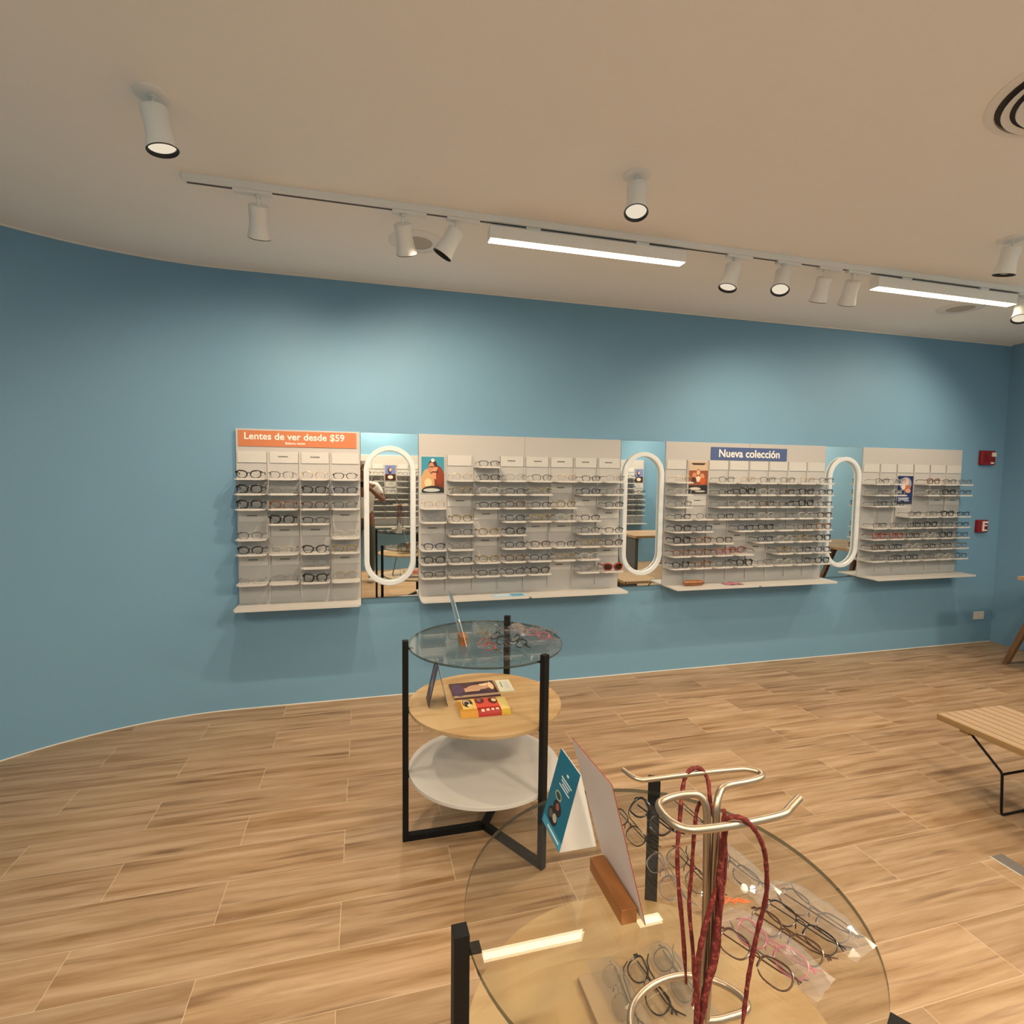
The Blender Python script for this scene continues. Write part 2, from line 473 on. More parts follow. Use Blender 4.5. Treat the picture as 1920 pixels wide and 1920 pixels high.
TRACK_Y = -1.08
def head_meshes():
    body = MB()
    body.lathe([(0, .0), (.034, .0), (.0395, .003), (.0405, .008), (.0385, .035), (.037, .06), (.039, .085), (.046, .118), (.048, .126), (.0455, .128), (.043, .120), (.036, .085), (.036, .10)], 28)
    b = MB(); b.lathe([(.0462, .1262), (.0475, .1275), (.0455, .130), (.042, .127), (.040, .116), (.042, .116)], 28)
    l = MB(); l.lathe([(0, .1175), (.0405, .1175), (.0405, .116), (0, .116)], 28)
    fl = lambda m: setattr(m, 'v', [(x, y, -z) for x, y, z in m.v]) or m
    def fix(m):
        m.v = [(x, y, -z) for x, y, z in m.v]; m.f = [f[::-1] for f in m.f]; return m
    return (fix(body).mesh('lamp_head', M['lampwhite'], True, 45), fix(b).mesh('rim', M['blackrim'], True, 45), fix(l).mesh('lens', M['glowspot']))
HEAD, RIM, LENS = head_meshes()
LENS_OFF = LENS.copy(); LENS_OFF.materials.clear(); LENS_OFF.materials.append(M['lensoff'])
ad = MB(); ad.box(-.075, .075, -.014, .014, -.014, 0); ADAPT = ad.mesh('adapter', M['lampwhite'])
st = MB(); st.tube([(0, 0, 0), (0, 0, -.042)], .0055, 10); st.lathe([(0, -.002), (.011, -.002), (.011, -.010), (0, -.010)], 12); STEM = st.mesh('stem', M['lampwhite'], True)
bs = MB(); bs.lathe([(0, 0), (.055, 0), (.055, -.006), (.050, -.009), (0, -.009)], 28); bs.v = bs.v; BASE = bs.mesh('ceiling_plate', M['lampwhite'], True)

def lamp(name, label, x, y, ztop, d, power, group, lit=True, on_track=True, spot=132, blend=.75, adx=.0):
    root = thing(name, label, 'spotlight', (x, y, ztop), 0, group)
    if on_track: inst('adapter', ADAPT, root, (adx, 0, 0)); h = .014
    else: inst('ceiling_plate', BASE, root, (0, 0, 0)); h = .004
    inst('stem', STEM, root, (0, 0, -h))
    q = Vector((0, 0, -1)).rotation_difference(Vector(d).normalized())
    hd = inst('lamp_head', HEAD, root, (0, 0, -h - .038)); hd.rotation_mode = 'QUATERNION'; hd.rotation_quaternion = q
    inst('rim', RIM, hd); inst('lens', LENS if lit else LENS_OFF, hd)
    if power:
        light('beam', 'SPOT', hd, (0, 0, -.122), power, None, math.radians(spot), blend, radius=.012)
    return root

# surface track and its linear lamps
trk = thing('light_track', 'long white surface mounted light track crossing the ceiling before the blue wall', 'light track', (0, TRACK_Y, HC))
mb = MB(); mb.box(-.70, 5.2, -.018, .018, -.030, 0); mb.build('rail', M['lampwhite'], trk, bevel=.001)
mb = MB(); mb.box(-.685, 5.19, -.0065, .0065, -.0308, -.0295); mb.build('slot', M['greyslot'], trk)
ZT = HC - .0305
TG = 'track heads on the long ceiling track'
lamp('track_spotlight', 'white track head at the left end of the ceiling track, alone', -.42, TRACK_Y, ZT, (-.08, .62, -1), P_WALL_SPOT * .8, TG, adx=-.02)
lamp('track_spotlight', 'white track head in front of the round ceiling speaker', .172, TRACK_Y, ZT, (.22, .66, -1), P_WALL_SPOT * 1.15, TG, adx=.03)
lamp('track_spotlight', 'white track head tilted left beside the left end of the long bar lamp', .415, TRACK_Y, ZT, (-.58, .22, -1), P_WALL_SPOT * .18, TG, lit=False, adx=.03)
lamp('track_spotlight', 'lit track head just right of the long bar lamp, first of four heads', 1.885, TRACK_Y, ZT, (-.32, -.05, -1), P_DOWN_SPOT * .55, TG, adx=.03)
lamp('track_spotlight', 'lit track head tilted to the room with its bright lens fully showing', 2.195, TRACK_Y, ZT, (-.42, -.32, -1), P_DOWN_SPOT * .55, TG, adx=.03)
lamp('track_spotlight', 'white track head facing the wall, third of four between the bar lamps', 2.47, TRACK_Y, ZT, (.12, .50, -1), P_WALL_SPOT * .5, TG, adx=.03)
lamp('track_spotlight', 'white track head facing the wall, nearest the left end of the right bar lamp', 2.665, TRACK_Y, ZT, (.22, .56, -1), P_WALL_SPOT * .5, TG, adx=.03)
lamp('track_spotlight', 'glowing track head at the right picture edge under the ceiling', 3.975, TRACK_Y, ZT, (-.42, -.25, -1), P_DOWN_SPOT * .5, TG, adx=.03)
lamp('track_spotlight', 'white track head right of the right bar lamp, outside the picture', 4.62, TRACK_Y, ZT, (-.45, .66, -1), P_WALL_SPOT * .9, TG, adx=.03)

def bar_lamp(label, x0, x1):
    root = thing('linear_lamp', label, 'lamp', ((x0 + x1) / 2, TRACK_Y, ZT), 0, 'bar lamps on the track')
    L = x1 - x0
    m = MB(); m.box(-L / 2, L / 2, -.031, .031, -.078, -.022); m.build('housing', M['lampwhite'], root, bevel=.001)
    m = MB(); m.box(-L / 2 + .004, L / 2 - .004, -.027, .027, -.0802, -.0775); m.build('diffuser', M['glow'], root)
    for s in (-.29, .27):
        m = MB(); m.box(s * L - .035, s * L + .035, -.012, .012, -.022, 0); m.build('clip', M['lampwhite'], root)
bar_lamp('long white bar lamp with glowing underside left of the four track heads', .565, 1.582)
bar_lamp('long white bar lamp with glowing underside near the right picture edge', 2.812, 3.89)

CG = 'single spotlights on the ceiling'
lamp('ceiling_spotlight', 'single white ceiling spotlight at the upper left, lit', -.640, -1.585, HC, (.18, .02, -1), P_DOWN_SPOT, CG, on_track=False, spot=85)
lamp('ceiling_spotlight', 'single white ceiling spotlight above the middle of the track, lit', 1.055, -1.585, HC, (-.16, -.30, -1), P_DOWN_SPOT, CG, on_track=False, spot=85)
lamp('ceiling_spotlight', 'single white ceiling spotlight at the right picture edge, lit', 3.10, -1.585, HC, (-.02, .22, -1), P_DOWN_SPOT * .8, CG, on_track=False, spot=85)
for i, (x, y, d) in enumerate(((-.7, -3.4, (.2, 0, -1)), (1.1, -4.2, (.1, .2, -1)), (2.2, -4.2, (-.1, 0, -1)), (4.3, -3.4, (1.0, .45, -.9)), (4.3, -3.9, (.7, -.9, -1)), (4.55, -2.05, (1.0, .15, -.6)), (4.9, -2.9, (1.0, .2, -.9)), (-.7, -4.3, (.1, -.2, -1)))):  # spotlights added out of view for ambient light and to brighten mirrored walls
    lamp('ceiling_spotlight', 'added white ceiling spotlight out of view, lighting the room and its walls', x, y, HC, d, P_DOWN_SPOT * (1.7 if d[0] > .6 else 1), 'added ceiling spotlights out of view', on_track=False, spot=85)

# unseen round lamps added on the ceiling to raise the room's ambient light
for x, y in ((-1.3, -3.9), (1.6, -3.7), (4.6, -3.3), (0.2, -4.45), (3.3, -4.45)):
    r = thing('round_fill_lamp', 'added round white ceiling lamp, unseen, filling the shop with light', 'lamp', (x, y, HC), 0, 'added round fill lamps out of view')
    m = MB(); m.lathe([(0, -.035), (.17, -.035), (.175, -.03), (.175, 0), (0, 0)], 32); m.build('housing', M['lampwhite'], r, True)
    m = MB(); m.lathe([(0, -.037), (.16, -.037), (.16, -.0345), (0, -.0345)], 32); m.build('diffuser', M['glow'], r)
    light('glow', 'AREA', r, (0, 0, -.04), P_ROOM, None, size=.32, color=(1, .80, .58))

# round in-ceiling speakers
for x, y, r0, lb in ((.268, -.69, .143, 'round flush white ceiling speaker behind the second track head'), (4.02, -.675, .14, 'round flush white ceiling speaker below the right bar lamp')):
    r = thing('ceiling_speaker', lb, 'speaker', (x, y, HC), 0, 'round ceiling speakers')
    m = MB(); m.lathe([(.083, -.0035), (.083, -.006), (r0 - .008, -.006), (r0, -.002), (r0, 0), (.083, 0)], 40); m.build('ring', M['lampwhite'], r, True)
    m = MB(); m.lathe([(0, -.003), (.083, -.003), (.083, -.0005), (0, -.0005)], 40); m.build('grille', plain('speaker_grille', (.50, .46, .40), .7, noise=.2, scale=400), r)

# round ceiling air diffuser at the upper right
r = thing('air_vent', 'round white ceiling air vent with concentric rings cut by the right edge', 'vent', (2.135, -2.44, HC))
m = MB(); m.lathe([(.245, -.001), (.245, -.009), (.250, -.010), (.262, -.007), (.272, -.002), (.272, 0), (.245, 0)], 56); m.build('flange', M['lampwhite'], r, True)
for k, ro in enumerate((.226, .190, .150, .108, .068)):
    m = MB(); m.lathe([(ro - .020, -.016 - k * .004), (ro, -.022 - k * .004), (ro + .002, -.019 - k * .004), (ro - .018, -.013 - k * .004), (ro - .020, -.016 - k * .004)], 56); m.build('ring', M['lampwhite'], r, True)
m = MB(); m.lathe([(0, -.044), (.028, -.044), (.032, -.040), (.022, -.020), (0, -.020)], 40); m.build('centre_cone', M['lampwhite'], r, True)
m = MB(); m.lathe([(0, -.0016), (.2445, -.0016), (.2445, -.0002), (0, -.0002)], 48); m.build('duct_opening', M['greyslot'], r)

# ================================================================== eyeglasses
def rim_outline(w, h, p, cat=0.0, drop=0.0, n=22):
    out = []
    for i in range(n):
        a = 2 * PI * i / n
        c, s = math.cos(a), math.sin(a)
        x = w * math.copysign(abs(c) ** (2 / p), c); z = h * math.copysign(abs(s) ** (2 / p), s)
        # x > 0 is the outer (temple) side
        z += cat * h * max(0, x / w) * max(0, z / h)
        z -= drop * h * max(0, x / w)
        if z < 0: x *= 1 - .10 * (-z / h)
        out.append((x, z))
    return out

STYLES = {  # half width, half height, exponent, cat, rim r, material, temple mat, lens, description
 'thick_black': (.0265, .0195, 2.7, .28, .0026, 'fr_black', 'fr_black', 'lens', 'black thick-rimmed'),
 'cat_black': (.0262, .0178, 2.4, .42, .0020, 'fr_black', 'fr_black', 'lens', 'black cat-eye'),
 'slim_black': (.0262, .0150, 2.9, .12, .0013, 'fr_black', 'fr_black', 'lens', 'slim black'),
 'brow': (.0258, .0170, 2.8, .2, .0011, 'fr_gun', 'fr_black', 'lens', 'thin grey-rimmed'),
 'thin_gold': (.0255, .0185, 2.3, .05, .0008, 'fr_gold', 'fr_gold', 'lens', 'thin gold-rimmed'),
 'clear': (.0258, .0175, 2.5, .15, .0018, 'fr_clear', 'fr_grey', 'lens', 'clear-rimmed'),
 'rimless': (.0250, .0150, 2.6, .0, .0004, 'fr_grey', 'fr_black', 'lens', 'nearly rimless'),
 'tort': (.0262, .0180, 2.4, .25, .0020, 'fr_tort', 'fr_tort', 'lens', 'tortoiseshell'),
 'brown': (.0262, .0170, 2.6, .2, .0018, 'fr_brown', 'fr_brown', 'lens', 'dark brown'),
 'navy': (.0262, .0165, 2.8, .15, .0017, 'fr_navy', 'fr_black', 'lens', 'dark navy'),
 'grey': (.0258, .0170, 2.5, .1, .0014, 'fr_grey', 'fr_grey', 'lens', 'grey-rimmed'),
 'olive': (.0258, .0175, 2.4, .2, .0019, 'fr_olive', 'fr_brown', 'lens', 'olive brown'),
 'red': (.0262, .0180, 2.4, .3, .0020, 'fr_red', 'fr_tort', 'lens', 'reddish'),
 'pink': (.0258, .0175, 2.5, .2, .0016, 'fr_pink', 'fr_pink', 'lens', 'pink'),
 'blue': (.0262, .0170, 2.8, .15, .0018, 'fr_blue', 'fr_blue', 'lens', 'bright blue'),
 'sun_red': (.0285, .0215, 2.4, .2, .0026, 'fr_red', 'fr_red', 'suntint', 'red tortoiseshell'),
}
GL = {}
def glasses_meshes(st, heavy=1.38):
    if (st, heavy) in GL: return GL[(st, heavy)]
    w, h, p, cat, rr, fm, tm, lm, _ = STYLES[st]
    h *= 1.10; rr *= heavy
    cx = w + .0085
    fr = MB()
    for s in (-1, 1):
        o = rim_outline(w, h, p, cat)
        fr.tube([(s * (cx + x), -.002 * (1 - (abs(x) / w)) + .004 * ((cx + x) / .065) ** 2, z) for x, z in o], [rr * (1.35 if z > 0 else 1.0) for x, z in o], 6, True)
        fr.tube([(s * (cx + w - .003), .003, h * .55 * (1 + cat)), (s * (cx + w + .002), .004, h * .6 * (1 + cat)), (s * .0685, .007, h * .5)], max(rr * 1.2, .001), 6)
        fr.tube([(s * .0072, .001, -.001), (s * .006, .006, -.006)], .0011, 5)
    fr.tube([(-.0095, -.001, h * .30), (-.004, -.0025, h * .48), (.004, -.0025, h * .48), (.0095, -.001, h * .30)], max(rr, .0009), 6)
    F = fr.mesh('front_frame', M[fm], True)
    L = {}
    for s in (-1, 1):
        o = rim_outline(w * .985, h * .985, p, cat)
        m = MB(); P = [(s * (cx + x), -.002 * (1 - (abs(x) / w)) + .004 * ((cx + x) / .065) ** 2, z) for x, z in o]
        m.add(P, [tuple(range(len(P)))]); L[s] = m.mesh('lens', M[lm])
    T = {}
    tr = max(rr * .95, .0011)
    z0 = h * .5
    for s in (-1, 1):
        m = MB(); m.tube([(0, 0, 0), (0, .03, .0005), (0, .068, .001), (0, .078, -.003), (0, .086, -.012)], [tr, tr, tr, tr * 1.15, tr * .8], 6)
        T[s] = m.mesh('temple', M[tm], True)
    m = MB(); m.tube([(0, 0, 0), (0, .05, .0005), (0, .100, .001), (0, .120, -.005), (0, .136, -.018)], [tr, tr, tr, tr * 1.15, tr * .8], 6)
    TL = m.mesh('temple', M[tm], True)
    GL[(st, heavy)] = (F, L, T, TL, z0, h + rr * 1.1)
    return GL[(st, heavy)]

def place_glasses(st, label, loc, rz=0.0, group=None, mode='open', parts=True, name='eyeglasses', sc=.95):
    F, L, T, TL, z0, h = glasses_meshes(st, .80 if mode == 'flat' else 1.38)
    root = thing(name, label, 'eyeglasses', loc, rz, group)
    if mode != 'flat': root.scale = (1.07, 1.07, 1.07)
    if mode == 'open':      # standing on rims, temples towards +y
        z = h + .0004
        inst('front_frame', F, root, (0, 0, z))
        for s in (-1, 1):
            if parts: inst('lens', L[s], root, (0, 0, z))
            inst('temple', T[s], root, (s * .0685, .007, z + z0), (0, 0, s * .02))
    elif mode == 'tips':    # turned round: temple tips forward, folded
        z = h + .0004
        f = inst('front_frame', F, root, (0, .085, z), (0, 0, PI))
        for s in (-1, 1):
            if parts: inst('lens', L[s], root, (0, .085, z), (0, 0, PI))
            inst('temple', T[s], root, (s * .0685, .078, z + z0), (0, 0, PI + s * .03))
    else:                   # folded, lying on a flat surface with the front tilted back
        root.scale = (sc, sc, sc)
        tilt = 1.02
        f = inst('front_frame', F, root, (0, -.012, h * math.cos(tilt) + .0075), (-tilt, 0, 0))
        for s in (-1, 1): inst('lens', L[s], root, (0, -.012, h * math.cos(tilt) + .0075), (-tilt, 0, 0))
        inst('temple', TL, root, (-.066, -.004 + .012, .0045), (0, PI / 2, -PI / 2 + .05))
        inst('temple', TL, root, (.066, -.004 + .018, .0095), (0, -PI / 2, PI / 2 - .04))
    return root

# ================================================================== wall displays
ORD = ['top', 'second', 'third', 'fourth', 'fifth', 'sixth', 'seventh', 'eighth', 'ninth']
COLN = ['first', 'second', 'third', 'fourth', 'fifth', 'sixth', 'seventh', 'eighth']
ZR = lambda k: 1.53 - .09 * k
CW = .1795
PB = -.030   # panel front

def shelf_mesh():
    m = MB(); r = .018; x0, x1, y0, y1 = -.0845, .0845, -.150, PB + .0005
    pts = [(x0, y1), (x0, y0 + r)] + [(x0 + r - r * math.cos(a), y0 + r - r * math.sin(a)) for a in (.4, .8, 1.2, PI / 2)] + \
          [(x1 - r + r * math.sin(a), y0 + r - r * math.cos(a)) for a in (0, .4, .8, 1.2, PI / 2)] + [(x1, y1)]
    m.prism(pts, -.006, 0.0)
    m.box(x0 + .02, x1 - .02, y0 - .0008, y0 + .0012, -.008, .0045)
    return m.mesh('shelf', M['white'])
SHELF = shelf_mesh()
def _plate():
    m = MB(); m.box(-.080, .080, PB - .006, PB, -.034, .034); return m.mesh('label_plate', M['white'])
PLATE = _plate()
def _txt():
    m = MB()
    for i in range(9):
        x = -.028 + i * .0062; m.box(x, x + .0042, PB - .0068, PB - .0059, -.0035, .0035 if i % 3 else .0045)
    return m.mesh('lettering', M['text'])
TXT = _txt()

def display(name_label, x0, ncol, table, short, group, palette, yo=0.0, flip=False, blank=()):
    """x0: left edge; table: for each column a string of 9 row codes: g glasses, l label plate, L plate with text, b empty, t tips"""
    root = thing('eyewear_display', name_label, 'display', (x0, 0, 0) if not flip else (x0, WB, 0), 0 if not flip else PI, 'white eyewear displays')
    w = ncol * CW
    m = MB(); m.box(0, w, PB, 0, .668, 1.738); m.build('back_board', M['whiteback'], root, bevel=.002)
    # vertical dividers
    for c in range(1, ncol):
        m = MB(); m.box(c * CW - .0022, c * CW + .0022, PB - .012, PB + .0005, .70, 1.605); m.build('divider', M['white'], root)
    # bottom trays (one for each four columns)
    c = 0
    while c < ncol:
        n = 4 if ncol in (4, 8) else 6
        a, b = c * CW + .001, min(ncol, c + n) * CW - .001
        m = MB()
        pts = [(a, PB + .0005), (a, -.205), (a + .01, -.215), (b - .01, -.215), (b, -.205), (b, PB + .0005)]
        m.prism(pts, .668, .676); m.box(a + .01, b - .01, -.2155, -.2125, .664, .680); m.build('bottom_tray', M['white'], root)
        c += n
    # seam line between the two halves
    if ncol == 8:
        m = MB(); m.box(4 * CW - .0008, 4 * CW + .0008, PB - .0005, PB, .68, 1.736); m.build('seam', M['fr_grey'], root)
    cnt = 0
    for c, rows in enumerate(table):
        xc = (c + .5) * CW
        for k, ch in enumerate(rows):
            if ch in 'gtm':
                inst('shelf', SHELF, root, (xc, 0, ZR(k)))
            elif ch in 'lL':
                zc = ZR(k) + .040
                if ch == 'L':
                    p = inst('label_plate', PLATE, root, (xc, 0, zc)); inst('lettering', TXT, p, (random.uniform(-.006, .006), 0, .004))
                else: inst('label_plate', PLATE, root, (xc, 0, zc))
            if ch in 'gt':
                st = palette(c, k)
                desc = STYLES[st][8]
                lb = '%s eyeglasses, %s shelf down, %s column of the %s' % (desc, ORD[k], COLN[c] if not flip else COLN[c], short)
                dx = random.uniform(-.003, .003)
                if not flip: loc = (x0 + xc + dx, -.1385, ZR(k) + .0004); rz = random.uniform(-.028, .028)
                else: loc = (x0 - xc - dx, WB + .1385, ZR(k) + .0004); rz = PI + random.uniform(-.025, .025)
                place_glasses(st, lb, loc, rz, group, 'open' if ch == 'g' else 'tips')
                cnt += 1
    return root, cnt

def pick(seq):
    rnd = random.Random(3)
    return lambda c, k: seq[(c * 7 + k * 5 + rnd.randrange(3)) % len(seq)]

# display 1 (leftmost)
T1 = ['lgggLggLg', 'LggggLgLg', 'Lggg gLtg'.replace(' ', 'g'), 'lgggLggLg']
# exact cell layout read from the photograph (rows top..bottom)
T1 = ['lgggLggLg', 'LggggLgLt', 'LggggLgtg', 'lgggLggLt']
S1 = {(0, 1): 'cat_black', (0, 2): 'thick_black', (0, 3): 'thick_black', (0, 5): 'brow', (0, 6): 'cat_black', (0, 8): 'rimless',
      (1, 1): 'brow', (1, 2): 'rimless', (1, 3): 'tort', (1, 4): 'thick_black', (1, 6): 'clear', (1, 8): 'rimless',
      (2, 1): 'thin_gold', (2, 2): 'cat_black', (2, 3): 'brown', (2, 4): 'slim_black', (2, 6): 'cat_black', (2, 7): 'rimless', (2, 8): 'thick_black',
      (3, 1): 'slim_black', (3, 2): 'navy', (3, 3): 'brow', (3, 5): 'clear', (3, 6): 'olive', (3, 8): 'thin_gold'}
d1, n1 = display('leftmost white eyewear display of four columns under an orange sign', -.742, 4, T1, 'orange-sign display', 'eyeglasses on the leftmost display', lambda c, k: S1.get((c, k), 'slim_black'))
# display 2
T2 = ['bbbgtLggg', 'lggLggggg', 'ggggLgLgg', 'Lgggggggg', 'LggggLggg', 'LgLggLggL', 'LggLggggg', 'LgggLggLg']
P2 = pick(['slim_black', 'brow', 'clear', 'brown', 'cat_black', 'grey', 'olive', 'thin_gold', 'navy', 'slim_black', 'tort'])
def P2b(c, k):
    if c == 7 and k == 8: return 'sun_red'
    if k <= 1: return ['brow', 'thin_gold', 'slim_black', 'clear'][c % 4]
    if c == 0 and k in (3, 4): return 'thin_gold' if k == 3 else 'rimless'
    return P2(c, k)
T2[2] = 'ggggLgLgg'
d2, n2 = display('wide white eyewear display between the first and second oval mirrors', .342, 8, T2, 'display right of the first mirror', 'eyeglasses on the second display', P2b)
# display 3
T3 = ['lgggggggg', 'bbbLggggg', 'lggggLggg', 'lgggggLtg', 'lggggggLg', 'lggggtggg', 'lgggggggg', 'lgggggggg']
P3 = pick(['slim_black', 'clear', 'cat_black', 'grey', 'brow', 'thick_black', 'brown', 'olive', 'navy', 'slim_black', 'clear', 'tort', 'cat_black'])
def P3b(c, k):
    if (c, k) in ((1, 7), (1, 8)): return 'tort'
    if (c, k) in ((2, 7), (3, 7)): return 'red'
    if (c, k) == (3, 8): return 'thick_black'
    if k == 1: return ['thin_gold', 'brow', 'grey'][c % 3]
    return P3(c, k)
d3, n3 = display('wide white eyewear display under the blue sign', 2.140, 8, T3, 'blue-sign display', 'eyeglasses on the third display', P3b)
# display 4
T4 = ['lgggbgggg', 'lgggbgggg', 'lbbbggggg', 'lggbggggg', 'lggLggggg', 'lggLggggg']
P4 = pick(['slim_black', 'thick_black', 'grey', 'clear', 'navy', 'brow', 'brown', 'slim_black', 'cat_black', 'clear'])
def P4b(c, k):
    if c == 5 and k == 3: return 'blue'
    if c < 2 and k == 6: return 'red'
    if c == 3 and k == 1: return 'tort'
    return P4(c, k)
d4, n4 = display('rightmost white eyewear display of six columns near the room corner', 3.950, 6, T4, 'rightmost display', 'eyeglasses on the rightmost display', P4b)

# displays on the opposite wall, seen only in the mirrors
T5 = ['lgggggggg', 'lgggggggg', 'bbbLggggg', 'lgggggggg']
for x0, nm in ((.828, 'white eyewear display on the opposite wall, seen in the first oval mirror'), (.108, 'white eyewear display on the opposite wall, left part in the first mirror'), (4.591, 'white eyewear display on the opposite wall, seen in the second oval mirror')):
    display(nm, x0, 4, T5 if x0 < 4 else [T5[2], T5[0], T5[0], T5[0]], 'opposite-wall display at %s' % ('mirror centre' if x0 == .828 else 'mirror left' if x0 == .108 else 'second mirror'),
            'eyeglasses on the opposite wall', pick(['thick_black', 'slim_black', 'brown', 'cat_black', 'navy']), flip=True)

# ---------------------------------------------------------------- signs
s = thing('orange_sign', 'orange sign with white lettering at the top of the leftmost display', 'sign', (-.387, PB - .0004, 1.6815))
m = MB(); m.box(-.340, .340, -.004, 0, -.0475, .0475); m.build('panel', plain('orange_print', (.56, .185, .075), .5), s)
text_obj('lettering', 'Lentes de ver desde $59', .058, (-.02, -.0045, .012), (PI / 2, 0, 0), M['text_white'], s, bold=.0010)
text_obj('small_lettering', 'Balame vamm', .021, (-.02, -.0045, -.026), (PI / 2, 0, 0), M['text_white'], s, bold=.0004)
s = thing('blue_sign', 'dark blue sign with bold white lettering on the third display', 'sign', (2.858, PB - .0004, 1.658))
m = MB(); m.box(-.341, .341, -.004, 0, -.048, .048); m.build('panel', plain('blue_print', (.065, .105, .26), .5), s)
text_obj('lettering', 'Nueva colección', .082, (0, -.0045, .0), (PI / 2, 0, 0), M['text_white'], s, bold=.0018)

# ---------------------------------------------------------------- posters
O = lin
def poster(label, x0, x1, z0, z1, base, layers, grad=None, y=PB):
    p = thing('poster', label, 'poster', ((x0 + x1) / 2, y, (z0 + z1) / 2), 0, 'photo posters on the displays')
    w, h = (x1 - x0) / 2, (z1 - z0) / 2
    m = MB(); m.box(-w - .004, w + .004, -.004, 0, -h - .004, h + .004); m.build('holder', M['white'], p)
    m = MB(); m.box(-w, w, -.0055, -.004, -h, h)
    m.build('print', print_mat('poster_print', base, layers, 'XZ', .35, grad), p)
    return p
poster('blue photo poster of two people hugging in glasses, left end of second display', .359, .508, 1.355, 1.592, O(60, 145, 170),
       [('e', .72, .25, .33, .50, O(120, 52, 25)), ('e', .28, .25, .30, .42, O(205, 160, 110)), ('e', .50, .72, .20, .20, O(70, 35, 25)), ('e', .44, .70, .13, .14, O(200, 140, 105)),
        ('e', .64, .55, .17, .17, O(215, 150, 115)), ('e', .80, .48, .16, .24, O(140, 60, 28)), ('r', .60, .58, .14, .015, O(30, 15, 12)), ('r', .44, .72, .10, .012, O(30, 15, 12)),
        ('e', .50, .90, .08, .05, O(230, 225, 215)), ('e', .30, .28, .16, .12, O(225, 205, 160)), ('e', .52, .06, .50, .14, O(35, 40, 45)), ('e', .45, .08, .36, .05, O(190, 195, 190)), ('e', .52, .17, .20, .03, O(60, 40, 30))])
poster('photo poster of a family group on the display with the blue sign', 2.334, 2.494, 1.353, 1.596, O(205, 180, 150),
       [('r', .5, .48, .5, .24, O(150, 80, 45)), ('e', .5, .60, .14, .16, O(120, 55, 25)), ('e', .30, .56, .12, .10, O(205, 140, 100)), ('e', .70, .52, .13, .11, O(210, 150, 110)), ('e', .50, .66, .10, .08, O(225, 175, 140)),
        ('e', .5, .46, .12, .09, O(230, 215, 190)), ('r', .5, .93, .36, .02, O(70, 50, 40)), ('r', .5, .90, .30, .012, O(70, 50, 40)), ('e', .25, .42, .16, .10, O(90, 45, 25)), ('e', .75, .40, .17, .10, O(200, 90, 45)),
        ('r', .5, .13, .5, .14, O(45, 45, 48)), ('e', .35, .16, .30, .045, O(215, 205, 190)), ('e', .62, .08, .28, .03, O(190, 185, 175)), ('e', .4, .24, .22, .03, O(60, 55, 50))])
poster('dark blue photo poster with white lettering on the rightmost display', 4.312, 4.487, 1.270, 1.508, O(30, 45, 95),
       [('e', .55, .72, .36, .24, O(150, 155, 175)), ('e', .55, .75, .20, .17, O(220, 190, 175)), ('e', .62, .58, .24, .13, O(190, 110, 85)), ('e', .42, .62, .12, .10, O(235, 215, 200)), ('e', .72, .47, .16, .08, O(215, 160, 140)),
        ('r', .5, .26, .5, .14, O(40, 55, 105)), ('r', .45, .22, .34, .016, O(210, 215, 225)), ('r', .45, .17, .30, .016, O(210, 215, 225)), ('r', .48, .12, .36, .012, O(200, 205, 220)), ('r', .20, .42, .14, .02, O(200, 205, 220)), ('r', .5, .04, .5, .03, O(60, 60, 70))])
for x0, x1, lb in ((.302, .457, 'photo poster on the opposite wall display, reflected in the first oval mirror'), (4.425, 4.578, 'photo poster on the opposite wall display, reflected in the second oval mirror')):
    p = poster(lb, x0, x1, 1.36, 1.59, O(120, 130, 175), [('r', .5, .2, .5, .22, O(70, 35, 25)), ('e', .5, .22, .25, .12, O(230, 215, 195)), ('e', .55, .65, .2, .22, O(60, 60, 100)), ('e', .5, .7, .12, .12, O(215, 175, 150))], y=0)
    p.location = ((x0 + x1) / 2, WB - PB, 1.475); p.rotation_euler = (0, 0, PI)

# ---------------------------------------------------------------- oval mirrors
def mirror(label, x0, x1, tilt=0.0):
    w = x1 - x0 - .004
    root = thing('wall_mirror', label, 'mirror', ((x0 + x1) / 2, 0, .722), 0, 'tall mirrors with white oval rings')
    m = MB(); m.box(-w / 2, w / 2, -.020, 0, -.050, 1.016); m.build('backing', M['fr_grey'], root)
    hgt = 1.012
    gm = MB(); gm.box(-w / 2, w / 2, -.005, 0, 0, hgt + .050)
    g = gm.build('mirror_glass', M['mirror'], root, loc=(0, -.0212, -.048)); g.rotation_euler = (math.radians(tilt), 0, 0)
    # white stadium ring
    rw, zt, zb = .1465, 1.655 - .722 - .016, .754 - .722 + .016
    pts = [(rw * math.cos(a), zt - rw + rw * math.sin(a)) for a in [PI * i / 20 for i in range(21)]] + [(rw * math.cos(a), zb + rw + rw * math.sin(a)) for a in [PI + PI * i / 20 for i in range(21)]]
    r = MB(); P = []
    for (x, z) in pts:
        cz = min(max(z, zb + rw), zt - rw); d = Vector((x, 0, z - cz)).normalized()
        for (dr, dy) in ((.0165, -.036), (.0165, -.048), (.012, -.052), (-.012, -.052), (-.0165, -.048), (-.0165, -.036)):
            P.append((x + d.x * dr, dy, z + d.z * dr))
    n = len(pts); fs = []
    for i in range(n):
        j = (i + 1) % n
        for k in range(6): fs.append((i * 6 + k, i * 6 + (k + 1) % 6, j * 6 + (k + 1) % 6, j * 6 + k))
    r.add(P, fs); r.build('oval_ring', M['ring'], root, True, angle=35)
    return root
mr, ntr, br = new_mat('ring_white'); br.inputs['Base Color'].default_value = (.62, .64, .63, 1); br.inputs['Roughness'].default_value = .3
